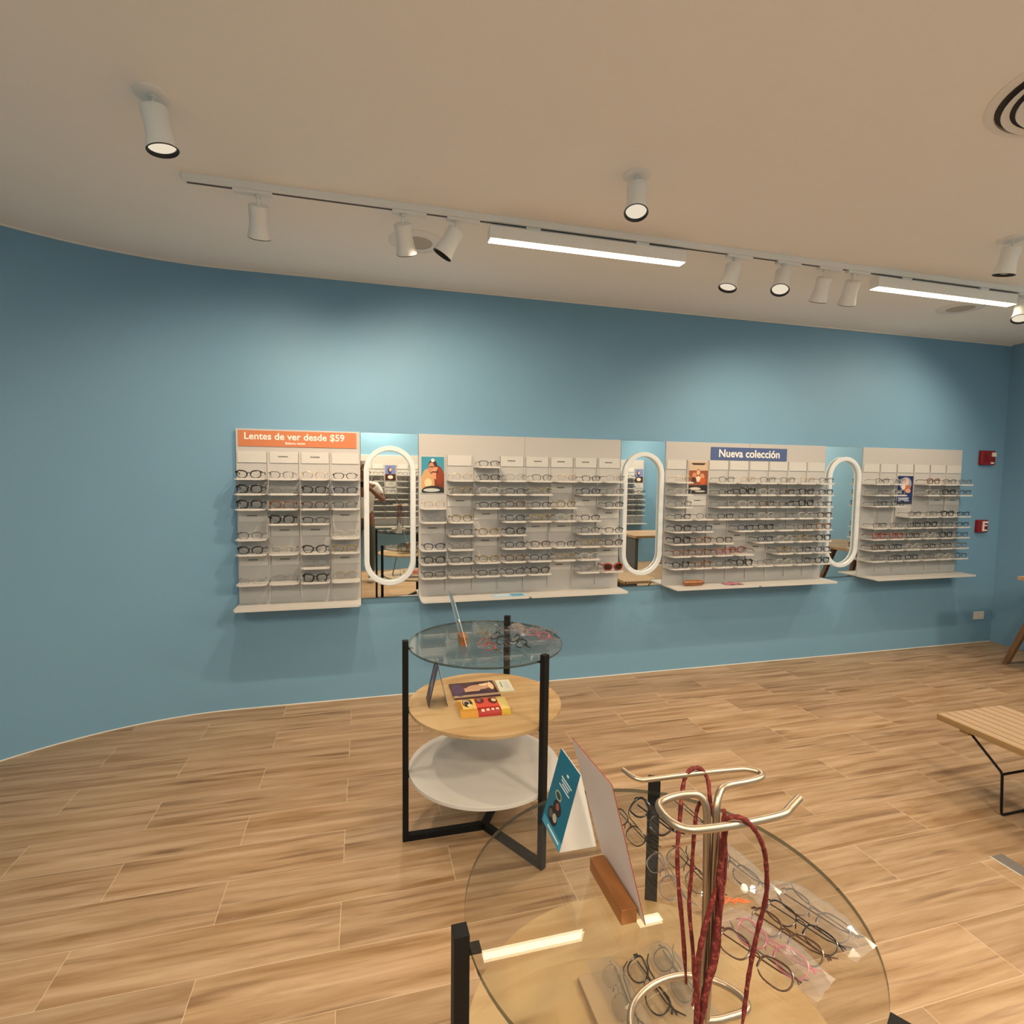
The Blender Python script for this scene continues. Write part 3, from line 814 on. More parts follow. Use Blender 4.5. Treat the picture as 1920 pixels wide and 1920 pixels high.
br.inputs['Emission Color'].default_value = (1, .96, .88, 1); br.inputs['Emission Strength'].default_value = .12
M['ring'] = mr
mirror('tall wall mirror with white oval ring between the first two displays', -.024, .342)
mirror('tall wall mirror with white oval ring in the middle, reflecting a wooden desk', 1.779, 2.140)
mirror('tall wall mirror with white oval ring left of the rightmost display', 3.577, 3.950)

# small things on the bottom trays
c_ = thing('glasses_case', 'tortoiseshell patterned glasses case on the bottom tray under the blue sign', 'glasses case', (2.350, -.120, .6765))
m = MB(); m.tube([(-.085, 0, .021), (-.07, 0, .021), (-.03, 0, .021), (.03, 0, .021), (.07, 0, .021), (.085, 0, .021)], [.010, .018, .0205, .0205, .018, .010], 20)
m.build('shell', plain('case_tortoise', (.30, .11, .03), .3, noise=.9, scale=70), c_, True)
m = MB(); m.box(-.084, .084, -.0208, -.0195, .019, .0225); m.build('opening_seam', M['fr_brown'], c_)
m = MB(); nx = 14
for i in range(nx + 1):
    pass
vv = []; ff = []
for i in range(13):
    for j in range(7):
        x = -.075 + i * .0125 + random.uniform(-.002, .002); y = -.04 + j * .012
        vv.append((x, y, .0012 + .009 * math.exp(-((i - 6) / 4) ** 2) * abs(math.sin(j * 1.3 + i * .5))))
for i in range(12):
    for j in range(6): ff.append((i * 7 + j, (i + 1) * 7 + j, (i + 1) * 7 + j + 1, i * 7 + j + 1))
m.add(vv, ff)
cl = m.build('cleaning_cloth', plain('pink_cloth', (.42, .17, .22), .9), None, True, loc=(2.680, -.125, .677)); tag(cl, 'crumpled pink cleaning cloth on the bottom tray under the blue sign', 'cloth')
sm = cl.modifiers.new('thick', 'SOLIDIFY'); sm.thickness = .001
lf = MB(); lf.box(-.11, .11, -.045, .045, 0, .0015)
o = lf.build('flyer', print_mat('flyer_print', O(170, 205, 225), [('r', .75, .5, .2, .4, O(90, 160, 195)), ('r', .3, .6, .2, .1, O(230, 235, 240))], 'XY'), None, loc=(.93, -.150, .6765)); tag(o, 'pale blue flyer lying on the bottom tray of the second display', 'flyer')

# wall devices by the corner
s = thing('alarm_strobe', 'red fire alarm box with white strobe lens high on the right of the wall', 'fire alarm', (5.338, 0, 1.678))
m = MB(); m.box(-.083, .083, -.032, 0, -.064, .064); m.build('housing', M['red_plastic'], s, bevel=.008)
m = MB(); m.box(.030, .070, -.046, -.030, .010, .048); m.build('strobe_lens', M['outlet'], s, bevel=.004)
m = MB(); m.box(.025, .062, -.034, -.0315, -.052, -.038); m.build('white_label', M['text_white'], s)
m = MB()
for k in range(5): m.box(-.055, .0, -.0335, -.0315, -.030 + k * .014, -.024 + k * .014)
m.build('grille', plain('red_grille', (.12, .004, .006), .5), s)
s = thing('alarm_pull_station', 'small red fire alarm pull station below the strobe', 'fire alarm', (5.330, 0, 1.070))
m = MB(); m.box(-.060, .060, -.030, 0, -.056, .056); m.build('housing', M['red_plastic'], s, bevel=.005)
m = MB(); m.box(-.010, .046, -.038, -.029, .028, .044); m.box(-.010, .004, -.038, -.029, -.044, .030); m.box(.004, .040, -.037, -.029, .002, .012); m.box(.006, .040, -.037, -.029, -.042, -.030); m.build('white_handle', M['text_white'], s)
s = thing('wall_outlet', 'small white wall outlet low on the wall near the right corner', 'outlet', (5.393, 0, .2525))
m = MB(); m.box(-.061, .061, -.007, 0, -.036, .036); m.build('cover_plate', M['outlet'], s, bevel=.002)
for dx in (-.03, .03):
    m = MB(); m.box(dx - .016, dx + .016, -.009, -.0065, -.013, .013); m.build('socket', M['outlet'], s)

# ================================================================== round three-tier tables
DISC = .3125
def table(label, cx, cy, rot, shelf_z=(.2863, .5521)):
    root = thing('display_table', label, 'table', (cx, cy, 0), rot, 'round tables with glass tops')
    n = 96
    circ = [(DISC * math.cos(2 * PI * k / n), DISC * math.sin(2 * PI * k / n)) for k in range(n)]
    m = MB(); m.prism(circ, .7955, .8035, M['glass'], None, M['glassedge'])
    g = m.build('glass_top', None, root)
    m = MB(); m.prism(circ, shelf_z[1] - .015, shelf_z[1], M['pine'], None, M['pine']); m.build('wood_shelf', None, root, bevel=.0015)
    m = MB(); m.prism(circ, shelf_z[0] - .015, shelf_z[0], M['white'], None, M['white']); m.build('white_shelf', None, root, bevel=.0015)
    for k in range(3):
        a = k * 2 * PI / 3
        Mr = Matrix.Rotation(a, 4, 'Z')
        m = MB(); m.box(.3135, .3365, -.013, .013, 0, .826, None, Mr)
        leg = m.build('leg', M['black'], root, bevel=.001)
        m = MB(); m.box(.013, .3135, -.013, .013, 0, .026, None, Mr); m.build('base_bar', M['black'], root, bevel=.001)
        for z in (.7955, shelf_z[1] - .015, shelf_z[0] - .015):
            m = MB(); m.box(.295, .3140, -.009, .009, z - .005, z - .0002, None, Mr); m.build('bracket', M['black'], leg)
    m = MB(); m.prism([(.016 * math.cos(PI / 3 * i), .016 * math.sin(PI / 3 * i)) for i in range(6)], 0, .027); m.build('base_hub', M['black'], root)
    return root
table('round three-tier table with glass top standing before the blue wall', .4775, -1.490, 3.1354)
table('nearest round table with glass top at the bottom of the picture', .456, -2.898, 3.1354 + .03)
TZ = .8037

def tent_card(label, x0, x1, xt, zt, y0, y1, z, mat_print, name='tent_card', gusset=False):
    root = thing(name, label, 'card', ((x0 + x1) / 2, y0, z))
    xm = (x0 + x1) / 2; t = .0012
    def leaf(xa, za, xb, zb, nm, mat, side):
        d = Vector((xb - xa, 0, zb - za)).normalized(); nrm = Vector((-d.z, 0, d.x)) * side * t
        v = [(xa, 0, za), (xb, 0, zb), (xb, y1 - y0, zb), (xa, y1 - y0, za)]
        v2 = [(a + nrm.x, b, c + nrm.z) for a, b, c in v]
        m = MB(); m.add(v + v2, [(0, 1, 2, 3), (7, 6, 5, 4), (0, 4, 5, 1), (1, 5, 6, 2), (2, 6, 7, 3), (3, 7, 4, 0)])
        return m.build(nm, mat, root)
    leaf(x0 - xm, .0003, xt - xm, zt - z, 'printed_leaf', mat_print, 1)
    leaf(x1 - xm, .0003, xt - xm, zt - z, 'plain_leaf', M['white'], -1)
    if gusset:
        for ya, nm in ((-.0006, 'end_flap'), (y1 - y0 - .0006, 'end_flap')):
            m = MB(); v = [(x0 - xm, 0, .0003), (x1 - xm, 0, .0003), (xt - xm, 0, zt - z)]
            m.add([(a, ya, c) for a, b, c in v] + [(a, ya + .0012, c) for a, b, c in v], [(0, 1, 2), (5, 4, 3), (0, 3, 4, 1), (1, 4, 5, 2), (2, 5, 3, 0)]); m.build(nm, M['white'], root)
    return root
W_ = O(215, 225, 230)
tealp = print_mat('teal_card_print', O(0, 100, 128),
    [('r', .42, .82, .05, .015, W_)] + [('r', .40 + .02 * (i % 2), .74 - i * .035, .26 - .05 * (i % 3), .009, W_) for i in range(4)] +
    [('e', .58, .50, .16, .055, O(150, 165, 140)), ('e', .58, .50, .12, .035, O(40, 60, 60)), ('e', .50, .36, .20, .09, O(25, 22, 25)), ('e', .60, .22, .24, .10, O(18, 18, 20)),
     ('e', .50, .23, .10, .05, O(170, 165, 150)), ('e', .70, .22, .09, .05, O(90, 80, 75)), ('e', .50, .38, .08, .04, O(140, 80, 70)), ('r', .45, .06, .5, .05, O(60, 140, 170)), ('r', .4, .06, .3, .012, W_)], 'YZ', .4)
tent_card('teal tent card with pictures of glasses standing on the nearest glass table', .338, .409, .376, .945, -2.758, -2.658, TZ, tealp, gusset=True)
darkp = print_mat('dark_card_print', O(55, 50, 62), [('e', .5, .7, .35, .2, O(110, 90, 100)), ('e', .45, .4, .3, .2, O(150, 130, 120)), ('e', .6, .2, .3, .15, O(70, 60, 90)), ('r', .5, .92, .4, .03, O(90, 110, 140))], 'YZ', .4)
tent_card('dark printed tent card on the wooden shelf of the farther table', .243, .320, .281, .722, -1.515, -1.415, .5521, darkp)

# leaning photo sheet in a wooden block, on the nearest table
def block_stand(label, x0, x1, y0, y1, z, h, name='sign_holder'):
    root = thing(name, label, 'sign holder', ((x0 + x1) / 2, (y0 + y1) / 2, z))
    m = MB(); m.box(-(x1 - x0) / 2, (x1 - x0) / 2, -(y1 - y0) / 2, (y1 - y0) / 2, .0002, h); m.build('wooden_block', M['block'], root, bevel=.001)
    return root
s = block_stand('lavender backed sheet with red edge leaning in a brown wooden block', .374, .4005, -2.934, -2.812, TZ, .024)
cx_, cy_ = (.374 + .4005) / 2, (-2.934 - 2.812) / 2
P = [(.4095, -2.943, .8045), (.4095, -2.790, .8045), (.3445, -2.790, 1.034), (.3475, -2.943, 1.036)]
P = [(a - cx_, b - cy_, c - TZ) for a, b, c in P]
nn = Vector((.96, 0, .27)) * .0014
m = MB()
m.add(P + [(a + nn.x, b, c + nn.z) for a, b, c in P], [(0, 3, 2, 1)], plain('sheet_back', (.60, .53, .52), .5))
b0 = len(m.v) - 8
for f in [(4, 5, 6, 7), (0, 1, 5, 4), (1, 2, 6, 5), (2, 3, 7, 6), (3, 0, 4, 7)]:
    m.f.append([b0 + i for i in f]); m.m.append(m._mi(plain('sheet_red', (.28, .04, .03), .4) if len(m.mats) < 2 else m.mats[1]))
m.build('printed_sheet', None, s)

s = block_stand('brown wooden block holding a clear acrylic sheet on the farther glass table', .365, .392, -1.545, -1.470, TZ, .036)
m = MB(); Mq = Matrix.Translation((.0, 0, .02)) @ Matrix.Rotation(-.26, 4, 'Y'); m.box(-.0012, .0012, -.075, .075, -.010, .20, M['acrylic'], Mq)
m.box(-.0014, .0014, -.0765, -.075, -.010, .20, M['acryledge'], Mq); m.box(-.0014, .0014, .075, .0765, -.010, .20, M['acryledge'], Mq)
m.build('acrylic_sheet', None, s)

# ---------------------------------------------------------------- printed matter on the wooden shelf
ZW = .5524
mag = MB(); mag.box(-.098, .098, -.082, .082, 0, .006)
o = mag.build('magazine', print_mat('magazine_print', O(80, 55, 60),
    [('r', .5, .10, .5, .06, O(170, 145, 120)), ('e', .35, .45, .28, .16, O(200, 160, 130)), ('e', .62, .62, .26, .16, O(190, 150, 125)), ('e', .75, .80, .10, .12, O(225, 200, 170)), ('e', .15, .5, .14, .4, O(85, 65, 95)),
     ('e', .5, .3, .35, .07, O(60, 30, 40)), ('e', .65, .88, .18, .06, O(60, 40, 35)), ('r', .5, .22, .5, .03, O(60, 45, 75)), ('r', .95, .6, .02, .4, O(40, 25, 25)), ('e', .9, .65, .06, .25, O(225, 190, 150))], 'XY', .35), None, loc=(.452, -1.380, ZW))
tag(o, 'dark photo magazine lying on the wooden shelf behind the red and yellow packet', 'magazine')
wc = MB(); wc.box(-.032, .032, -.065, .065, 0, .003)
o = wc.build('leaflet', print_mat('leaflet_print', O(215, 215, 195), [('r', .3, .6, .05, .25, O(130, 150, 140)), ('r', .65, .55, .16, .3, O(200, 200, 205))], 'XY', .4), None, loc=(.592, -1.360, ZW)); o.rotation_euler = (0, 0, -.05)
tag(o, 'pale leaflet lying to the right of the dark magazine', 'leaflet')
pk = thing('packet', 'red and yellow printed packet on the wooden shelf of the farther table', 'packet', (.452, -1.565, ZW), -.03)
def pillow(x0, x1, nm, mat):
    m = MB(); nx, ny = 6, 10; vv = []; ff = []
    for sgn in (0, 1):
        for i in range(nx + 1):
            for j in range(ny + 1):
                u, v_ = i / nx, j / ny
                hh = .019 * (1 - (2 * v_ - 1) ** 6) ** .5
                vv.append((x0 + (x1 - x0) * u, -.076 + .152 * v_, (hh if sgn else 0.0005)))
    N = (nx + 1) * (ny + 1)
    for i in range(nx):
        for j in range(ny):
            a = i * (ny + 1) + j; b = a + ny + 1
            ff.append((a, a + 1, b + 1, b)); ff.append((N + a, N + b, N + b + 1, N + a + 1))
    for i in range(nx):
        a = i * (ny + 1); b = a + ny + 1; ff.append((a, b, N + b, N + a)); ff.append((a + ny, N + a + ny, N + b + ny, b + ny))
    for j in range(ny):
        ff.append((j, N + j, N + j + 1, j + 1)); a = nx * (ny + 1) + j; ff.append((a, a + 1, N + a + 1, N + a))
    m.add(vv, ff); return m.build(nm, mat, pk, True)
pillow(-.098, -.030, 'yellow_left_panel', print_mat('packet_yellow', O(225, 190, 105), [('r', .10, .40, .10, .36, O(175, 115, 30)), ('r', .5, .12, .5, .12, O(190, 135, 45)), ('e', .55, .62, .30, .26, O(60, 50, 50)), ('e', .50, .66, .20, .17, O(200, 180, 150)), ('e', .50, .60, .14, .12, O(50, 40, 45)), ('e', .65, .46, .14, .10, O(235, 215, 150))], 'XY', .4))
pillow(-.030, .062, 'red_middle_panel', print_mat('packet_red', O(205, 75, 60), [('r', .5, .14, .5, .15, O(150, 12, 10)), ('r', .22, .14, .07, .05, O(235, 190, 170)), ('r', .44, .15, .07, .05, O(235, 190, 170)), ('r', .65, .16, .06, .05, O(235, 190, 170)), ('r', .85, .17, .07, .05, O(235, 190, 170)),
        ('e', .22, .72, .20, .20, O(80, 30, 35)), ('e', .20, .76, .10, .11, O(150, 100, 95)), ('e', .80, .68, .20, .22, O(90, 25, 20)), ('e', .86, .70, .11, .11, O(230, 200, 160)), ('e', .22, .58, .14, .07, O(120, 40, 40))], 'XY', .4))
pillow(.062, .098, 'yellow_right_panel', print_mat('packet_yellow_right', O(225, 195, 120), [('r', .5, .06, .5, .07, O(180, 150, 30)), ('r', .5, .5, .2, .3, O(215, 205, 135))], 'XY', .4))

# ---------------------------------------------------------------- eyeglasses on the two glass tops
ZG = TZ + .0004
def sleeve(label, x, y, rz, group, l=.155, w=.055):
    m = MB(); nx, ny = 12, 5; vv = []; ff = []; rnd = random.Random(int(x * 1e4))
    for sgn in (1, 0):
        for i in range(nx + 1):
            for j in range(ny + 1):
                u, v_ = 2 * i / nx - 1, 2 * j / ny - 1
                hh = .030 * (1 - abs(u) ** 3) * (1 - abs(v_) ** 3) + rnd.uniform(-.002, .002) + .002 if sgn else 0.0002
                vv.append((u * l / 2 + rnd.uniform(-.0015, .0015), v_ * w / 2 + rnd.uniform(-.0015, .0015), max(hh, .0004)))
    N = (nx + 1) * (ny + 1)
    for i in range(nx):
        for j in range(ny):
            a = i * (ny + 1) + j; b = a + ny + 1; ff.append((a, b, b + 1, a + 1))
    m.add(vv[:N], ff)
    o = m.build('plastic_sleeve', M['bag'], None, False, loc=(x, y, ZG)); o.rotation_euler = (0, 0, rz)
    return tag(o, label, 'plastic sleeve', group)
D = math.radians
near = 'the nearest glass table'
G2 = [('slim_black', .492, -2.738, -86, 'black eyeglasses nearest the teal card on the nearest glass table'),
      ('thick_black', .548, -2.722, -78, 'black eyeglasses crossing the back leg of the nearest glass table'),
      ('rimless', .622, -2.712, -84, 'thin pale eyeglasses seen inside the metal hook on the nearest table'),
      ('grey', .490, -2.872, -98, 'grey thin eyeglasses left of the metal post on the nearest table'),
      ('brow', .538, -2.868, -88, 'thin dark eyeglasses behind the metal post on the nearest table'),
      ('slim_black', .618, -2.878, -78, 'dark eyeglasses with milky lenses right of the red cords'),
      ('fr', 0, 0, 0, ''),
      ('brow', .672, -3.000, -72, 'black wire eyeglasses at the right end of the right-hand row'),
      ('slim_black', .636, -3.012, -70, 'black eyeglasses second from the right in the right-hand row'),
      ('brown', .600, -3.022, -69, 'dark brown eyeglasses in the middle of the right-hand row'),
      ('pink', .564, -3.034, -68, 'pink eyeglasses in the right-hand row on the nearest table'),
      ('brown', .530, -3.042, -66, 'thin brown eyeglasses at the left end of the right-hand row'),
      ]
for st, x, y, a, lb in G2:
    if st == 'fr': continue
    place_glasses(st, lb, (x, y, ZG), D(a), 'eyeglasses on the nearest glass table', 'flat', sc=.84)
# wooden board on the middle shelf of the nearest table, seen through the glass, with three pairs on it
bd = MB(); bd.box(-.105, .105, -.11, .11, 0, .013)
o = bd.build('wooden_board', M['slat'], None, bevel=.001, loc=(.480, -2.878, .5523)); tag(o, 'pale wooden board on the wooden shelf under the nearest glass top', 'board')
G3 = [('rimless', .433, -2.826, -98, 'silver eyeglasses in a clear sleeve, leftmost on the board under the glass'),
      ('cat_black', .492, -2.829, -86, 'black eyeglasses in the middle of the wooden board under the glass'),
      ('grey', .549, -2.820, -88, 'grey eyeglasses in clear plastic on the board, behind the ring base')]
for st, x, y, a, lb in G3:
    place_glasses(st, lb, (x, y, .5657), D(a), 'eyeglasses on the wooden board under the glass', 'flat', sc=.88)
for x, y, lb in ((.433, -2.824, 'clear crinkled plastic sleeve around the leftmost silver eyeglasses on the board'), (.549, -2.818, 'clear crinkled plastic sleeve around the grey eyeglasses on the board')):
    o = sleeve(lb, x, y, D(-85), 'plastic sleeves', .155, .055); o.location.z = .5657
sleeve('clear plastic sleeve over the pink eyeglasses in the right-hand row', .564, -3.028, D(-68), 'plastic sleeves')
sleeve('clear plastic sleeve over the rightmost wire eyeglasses in the right-hand row', .672, -2.994, D(-72), 'plastic sleeves')
sleeve('clear plastic sleeve over the dark eyeglasses right of the red cords', .618, -2.872, D(-78), 'plastic sleeves')
G1 = [('olive', .487, -1.440, -84, 'thin green-brown eyeglasses at the middle back of the farther glass table'),
      ('red', .468, -1.590, -80, 'reddish eyeglasses nearest the front of the farther glass table'),
      ('thick_black', .532, -1.525, -82, 'black eyeglasses left of the back leg on the farther glass table'),
      ('thick_black', .600, -1.580, -86, 'black eyeglasses right of the back leg on the farther glass table'),
      ('tort', .650, -1.400, -84, 'brown eyeglasses at the back right of the farther glass table'),
      ('pink', .705, -1.500, -60, 'pale pink eyeglasses at the right of the farther glass table'),
      ('rimless', .560, -1.370, -84, 'pale thin eyeglasses at the far rim of the farther glass table'),
      ('grey', .745, -1.440, -50, 'grey eyeglasses at the right rim of the farther glass table')]
for st, x, y, a, lb in G1:
    place_glasses(st, lb, (x, y, ZG), D(a), 'eyeglasses on the farther glass table', 'flat')
sleeve('clear plastic sleeve over the brown eyeglasses on the farther glass table', .650, -1.395, D(-84), 'plastic sleeves')

# orange elastic strings on the nearest table
m = MB()
for k in range(3):
    m.tube(smooth_path([(0, 0, .002), (.010 + .004 * k, -.012 + .006 * k, .0022), (.024, -.006 - .006 * k, .003), (.036, -.016 + .004 * k, .002), (.052, -.020, .002)], 5), .0011, 6)
o = m.build('elastic_string', plain('orange_string', (.50, .12, .03), .6), None, True, loc=(.545, -2.925, ZG)); tag(o, 'orange looped elastic string on the nearest table beside the red cords', 'string')
m = MB(); m.lathe([(0, 0), (.005, .001), (.0065, .006), (.004, .011), (0, .012)], 14)
o = m.build('silicone_pad', plain('white_silicone', (.75, .76, .70), .4), None, True, loc=(.603, -2.921, ZG)); tag(o, 'tiny white silicone pad beside the orange string', 'pad')

# ---------------------------------------------------------------- champagne metal cord stand
st_ = thing('cord_stand', 'brushed champagne metal stand with two hook arms on the nearest table', 'stand', (.409, -3.095, TZ))
bx, by = .409, -3.095
def rel(pts, z=None): return [(p[0] - bx, p[1] - by, (p[2] if len(p) > 2 else z) - TZ) for p in pts]
ZA = 1.100
A = [(.404, -3.097, .8095), (.404, -3.0965, .95), (.4015, -3.096, 1.06), (.400, -3.094, 1.088), (.393, -3.089, ZA), (.376, -3.085, ZA + .001), (.352, -3.086, ZA), (.336, -3.094, ZA), (.331, -3.112, ZA), (.334, -3.132, ZA), (.348, -3.145, ZA), (.388, -3.149, ZA), (.428, -3.149, ZA), (.466, -3.146, ZA), (.482, -3.139, ZA + .001), (.505, -3.128, ZA + .003)]
B = [(.411, -3.097, .8095), (.412, -3.097, .95), (.412, -3.0985, 1.06), (.4135, -3.097, 1.088), (.424, -3.088, ZA), (.440, -3.0795, ZA), (.470, -3.078, ZA), (.494, -3.074, ZA), (.503, -3.065, ZA), (.497, -3.056, ZA), (.480, -3.050, ZA), (.415, -3.045, ZA), (.352, -3.043, ZA), (.339, -3.040, ZA), (.333, -3.031, ZA), (.328, -3.015, ZA + .001)]
m = MB(); pth = smooth_path(rel(A), 5); n_ = len(pth); m.tube(pth, .0046, 12); m.build('near_hook_arm', M['champagne'], st_, True, angle=60)
m = MB(); pth = smooth_path(rel(B), 5); n_ = len(pth); m.tube(pth, [.0043 - .0014 * max(0, i / n_ - .35) / .65 for i in range(n_)], 12); m.build('far_hook_arm', M['champagne'], st_, True, angle=60)
RB = [(.409, -3.097, .8085), (.424, -3.1005, .8085), (.445, -3.1010, .8085), (.463, -3.1000, .8085), (.4735, -3.094, .8085), (.4745, -3.082, .8085), (.466, -3.066, .8085), (.450, -3.050, .8085), (.430, -3.039, .8085), (.405, -3.034, .8085),
      (.375, -3.036, .8085), (.348, -3.045, .8085), (.327, -3.060, .8085), (.314, -3.082, .8085), (.311, -3.108, .8085), (.319, -3.135, .8085), (.340, -3.157, .8085), (.368, -3.170, .8085), (.400, -3.172, .8085), (.425, -3.166, .8085)]
m = MB(); m.tube(smooth_path(rel(RB), 5), .0046, 12); m.build('ring_base', M['champagne'], st_, True, angle=60)

def cord(label, P, r, group='red beaded straps on the stand'):
    m = MB(); pth = smooth_path(P, 6); rnd = random.Random(len(P)); n = len(pth)
    m.tube(pth, [r * (1 + .10 * math.sin(i * 1.7) + rnd.uniform(-.06, .06)) * (1 if 2 < i < n - 3 else .6) for i in range(n)], 9)
    o = m.build('beaded_strap', M['cord'], None, True, angle=60)
    return tag(o, label, 'eyeglass strap', group)
cord('red textured strap looped over the far arm of the metal stand', [(0.388, -3.085, 0.851), (0.384, -3.08, 0.915), (0.379, -3.07, 1.0), (0.390, -3.055, 1.048), (0.400, -3.045, 1.088), (0.407, -3.045, 1.104), (0.417, -3.045, 1.1075), (0.427, -3.045, 1.104), (0.432, -3.052, 1.092), (0.423, -3.072, 1.072), (0.425, -3.085, 1.045), (0.43, -3.085, 0.988), (0.425, -3.085, 0.918), (0.404, -3.088, 0.855), (0.394, -3.09, 0.825)], .0027)
cord('thin red strap hanging between the post and the left of the near arm', [(0.4085, -3.0885, 1.082), (0.404, -3.083, 1.088), (0.398, -3.08, 1.076), (0.395, -3.08, 1.047), (0.391, -3.083, 0.995), (0.386, -3.088, 0.958), (0.393, -3.09, 0.893), (0.396, -3.09, 0.848)], .0024)
cord('long red strap draped over the near arm and hanging down at the right', [(0.445, -3.12, 0.8145), (0.448, -3.12, 0.845), (0.447, -3.125, 0.885), (0.452, -3.13, 0.943), (0.455, -3.138, 0.994), (0.447, -3.146, 1.036), (0.432, -3.156, 1.074), (0.416, -3.157, 1.100), (0.405, -3.151, 1.1085), (0.394, -3.142, 1.104), (0.395, -3.139, 1.088), (0.398, -3.132, 1.06), (0.403, -3.12, 1.019), (0.41, -3.115, 0.973), (0.411, -3.112, 0.907), (0.400, -3.112, 0.868), (0.394, -3.114, 0.832)], .0027)
cord('thick red strap twisted close along the right of the metal post', [(0.4200, -3.102, 1.086), (0.4190, -3.106, 1.06), (0.411, -3.111, 1.01), (0.409, -3.113, 0.956), (0.405, -3.114, 0.909), (0.397, -3.112, 0.869), (0.392, -3.112, 0.840), (0.390, -3.112, 0.817)], .0040)
cord('dark red strap crossing in front of the lower metal post', [(0.401, -3.118, 1.002), (0.395, -3.117, 0.976), (0.388, -3.117, 0.951), (0.383, -3.117, 0.925), (0.381, -3.116, 0.892), (0.383, -3.116, 0.850), (0.382, -3.115, 0.816)], .0033)
cord('short red strap hooked behind the top of the metal post', [(0.4215, -3.104, 1.060), (0.4205, -3.107, 1.02), (0.418, -3.107, .975), (0.414, -3.106, 0.925), (0.408, -3.1065, 0.885), (0.400, -3.107, 0.845)], .0030)

# ================================================================== bench
bn = thing('slatted_bench', 'low wooden slatted bench with black wire legs at the right edge', 'bench', (2.894, -2.40, 0))
y0, y1 = -1.685 + 2.40, -3.05 + 2.40
xw = .2115
for i in range(8):
    a = -xw + i * (2 * xw + .006) / 8
    m = MB(); m.box(a, a + (2 * xw + .006) / 8 - .006, y1, y0, .322, .350); m.build('slat', M['slat'], bn, bevel=.0012)
m = MB(); m.box(-xw - .0005, -xw + .012, y1, y0, .3215, .3505); m.build('edge_rail', M['slatside'], bn, bevel=.001)
for yy in (y0 - .12, (y0 + y1) / 2, y1 + .12):
    m = MB(); m.box(-xw + .01, xw - .01, yy - .02, yy + .02, .306, .3225); m.build('cross_rail', M['slatside'], bn)
for e in (0, 1):
    sg = 1 if e == 0 else -1
    f0 = -1.835 + 2.40 if e == 0 else y1 + .15
    f1 = -1.965 + 2.40 if e == 0 else y1 + .28
    m = MB()
    for s in (-1, 1):
        m.tube([(s * .194, f0, .312), (s * .191, f1 + sg * .006, .205), (s * .190, f1, .192), (s * .178, f1, .025), (s * .174, f1, .010), (s * .160, f1, .0055), (0, f1, .0055)], .0055, 8)
    m.tube([(-.190, f1, .194), (.190, f1, .194)], .0055, 8)
    m.build('wire_leg', M['black'], bn, True)

# far table by the right wall
ft = thing('side_table', 'wooden table with slanted legs at the right edge near the corner', 'table', (5.19, -1.1, 0))
m = MB(); m.box(-.350, .345, -.62, .47, .722, .750); m.build('tabletop', M['desk'], ft, bevel=.002)
for sx, sy in ((-1, 1), (1, 1), (-1, -1), (1, -1)):
    fx, fy = (-.174 if sx < 0 else .30), (.625 - .0 if sy > 0 else -.5)
    fy = .620 if sy > 0 else -.50
    fy = .615 if sy > 0 else -.50
    m = MB(); tx, ty = fx + (.12 if sx < 0 else -.03), fy - sy * .20
    d = Vector((tx - fx, ty - fy, .722)); 
    h = .018
    vv = [(fx + a, fy + b, 0.0) for a, b in ((-h, -h), (h, -h), (h, h), (-h, h))] + [(tx + a * 1.3, ty + b * 1.3, .7215) for a, b in ((-h, -h), (h, -h), (h, h), (-h, h))]
    m.add(vv, [(0, 3, 2, 1), (4, 5, 6, 7), (0, 1, 5, 4), (1, 2, 6, 5), (2, 3, 7, 6), (3, 0, 4, 7)]); m.build('leg', M['walnut'], ft)
m = MB(); m.box(-.12, .24, .505, .530, .17, .21); m.build('stretcher', M['walnut'], ft)

# desk on the far side of the shop, seen in the mirrors
dk = thing('wooden_desk', 'wooden desk out in the room, seen only in the middle mirror', 'desk', (3.72, -2.72, 0))
m = MB(); m.box(-.55, .55, -.30, .32, .72, .75); m.build('desktop', M['desk'], dk, bevel=.002)
for x in (-.51, .51):
    m = MB(); m.box(x - .02, x + .02, -.26, .28, 0, .7205); m.build('side_panel', plain('desk_grey', (.10, .10, .10), .5), dk)

# floor plate
fp = thing('floor_plate', 'small grey metal cover plate set in the floor at right', 'floor plate', (2.413, -2.200, 0))
m = MB(); m.box(-.031, .031, -.052, .052, .0002, .003); m.build('cover', M['steel'], fp, bevel=.0008)
m = MB(); m.box(-.0345, -.0312, -.055, .055, .0001, .0026); m.build('edge_strip', M['outlet'], fp)

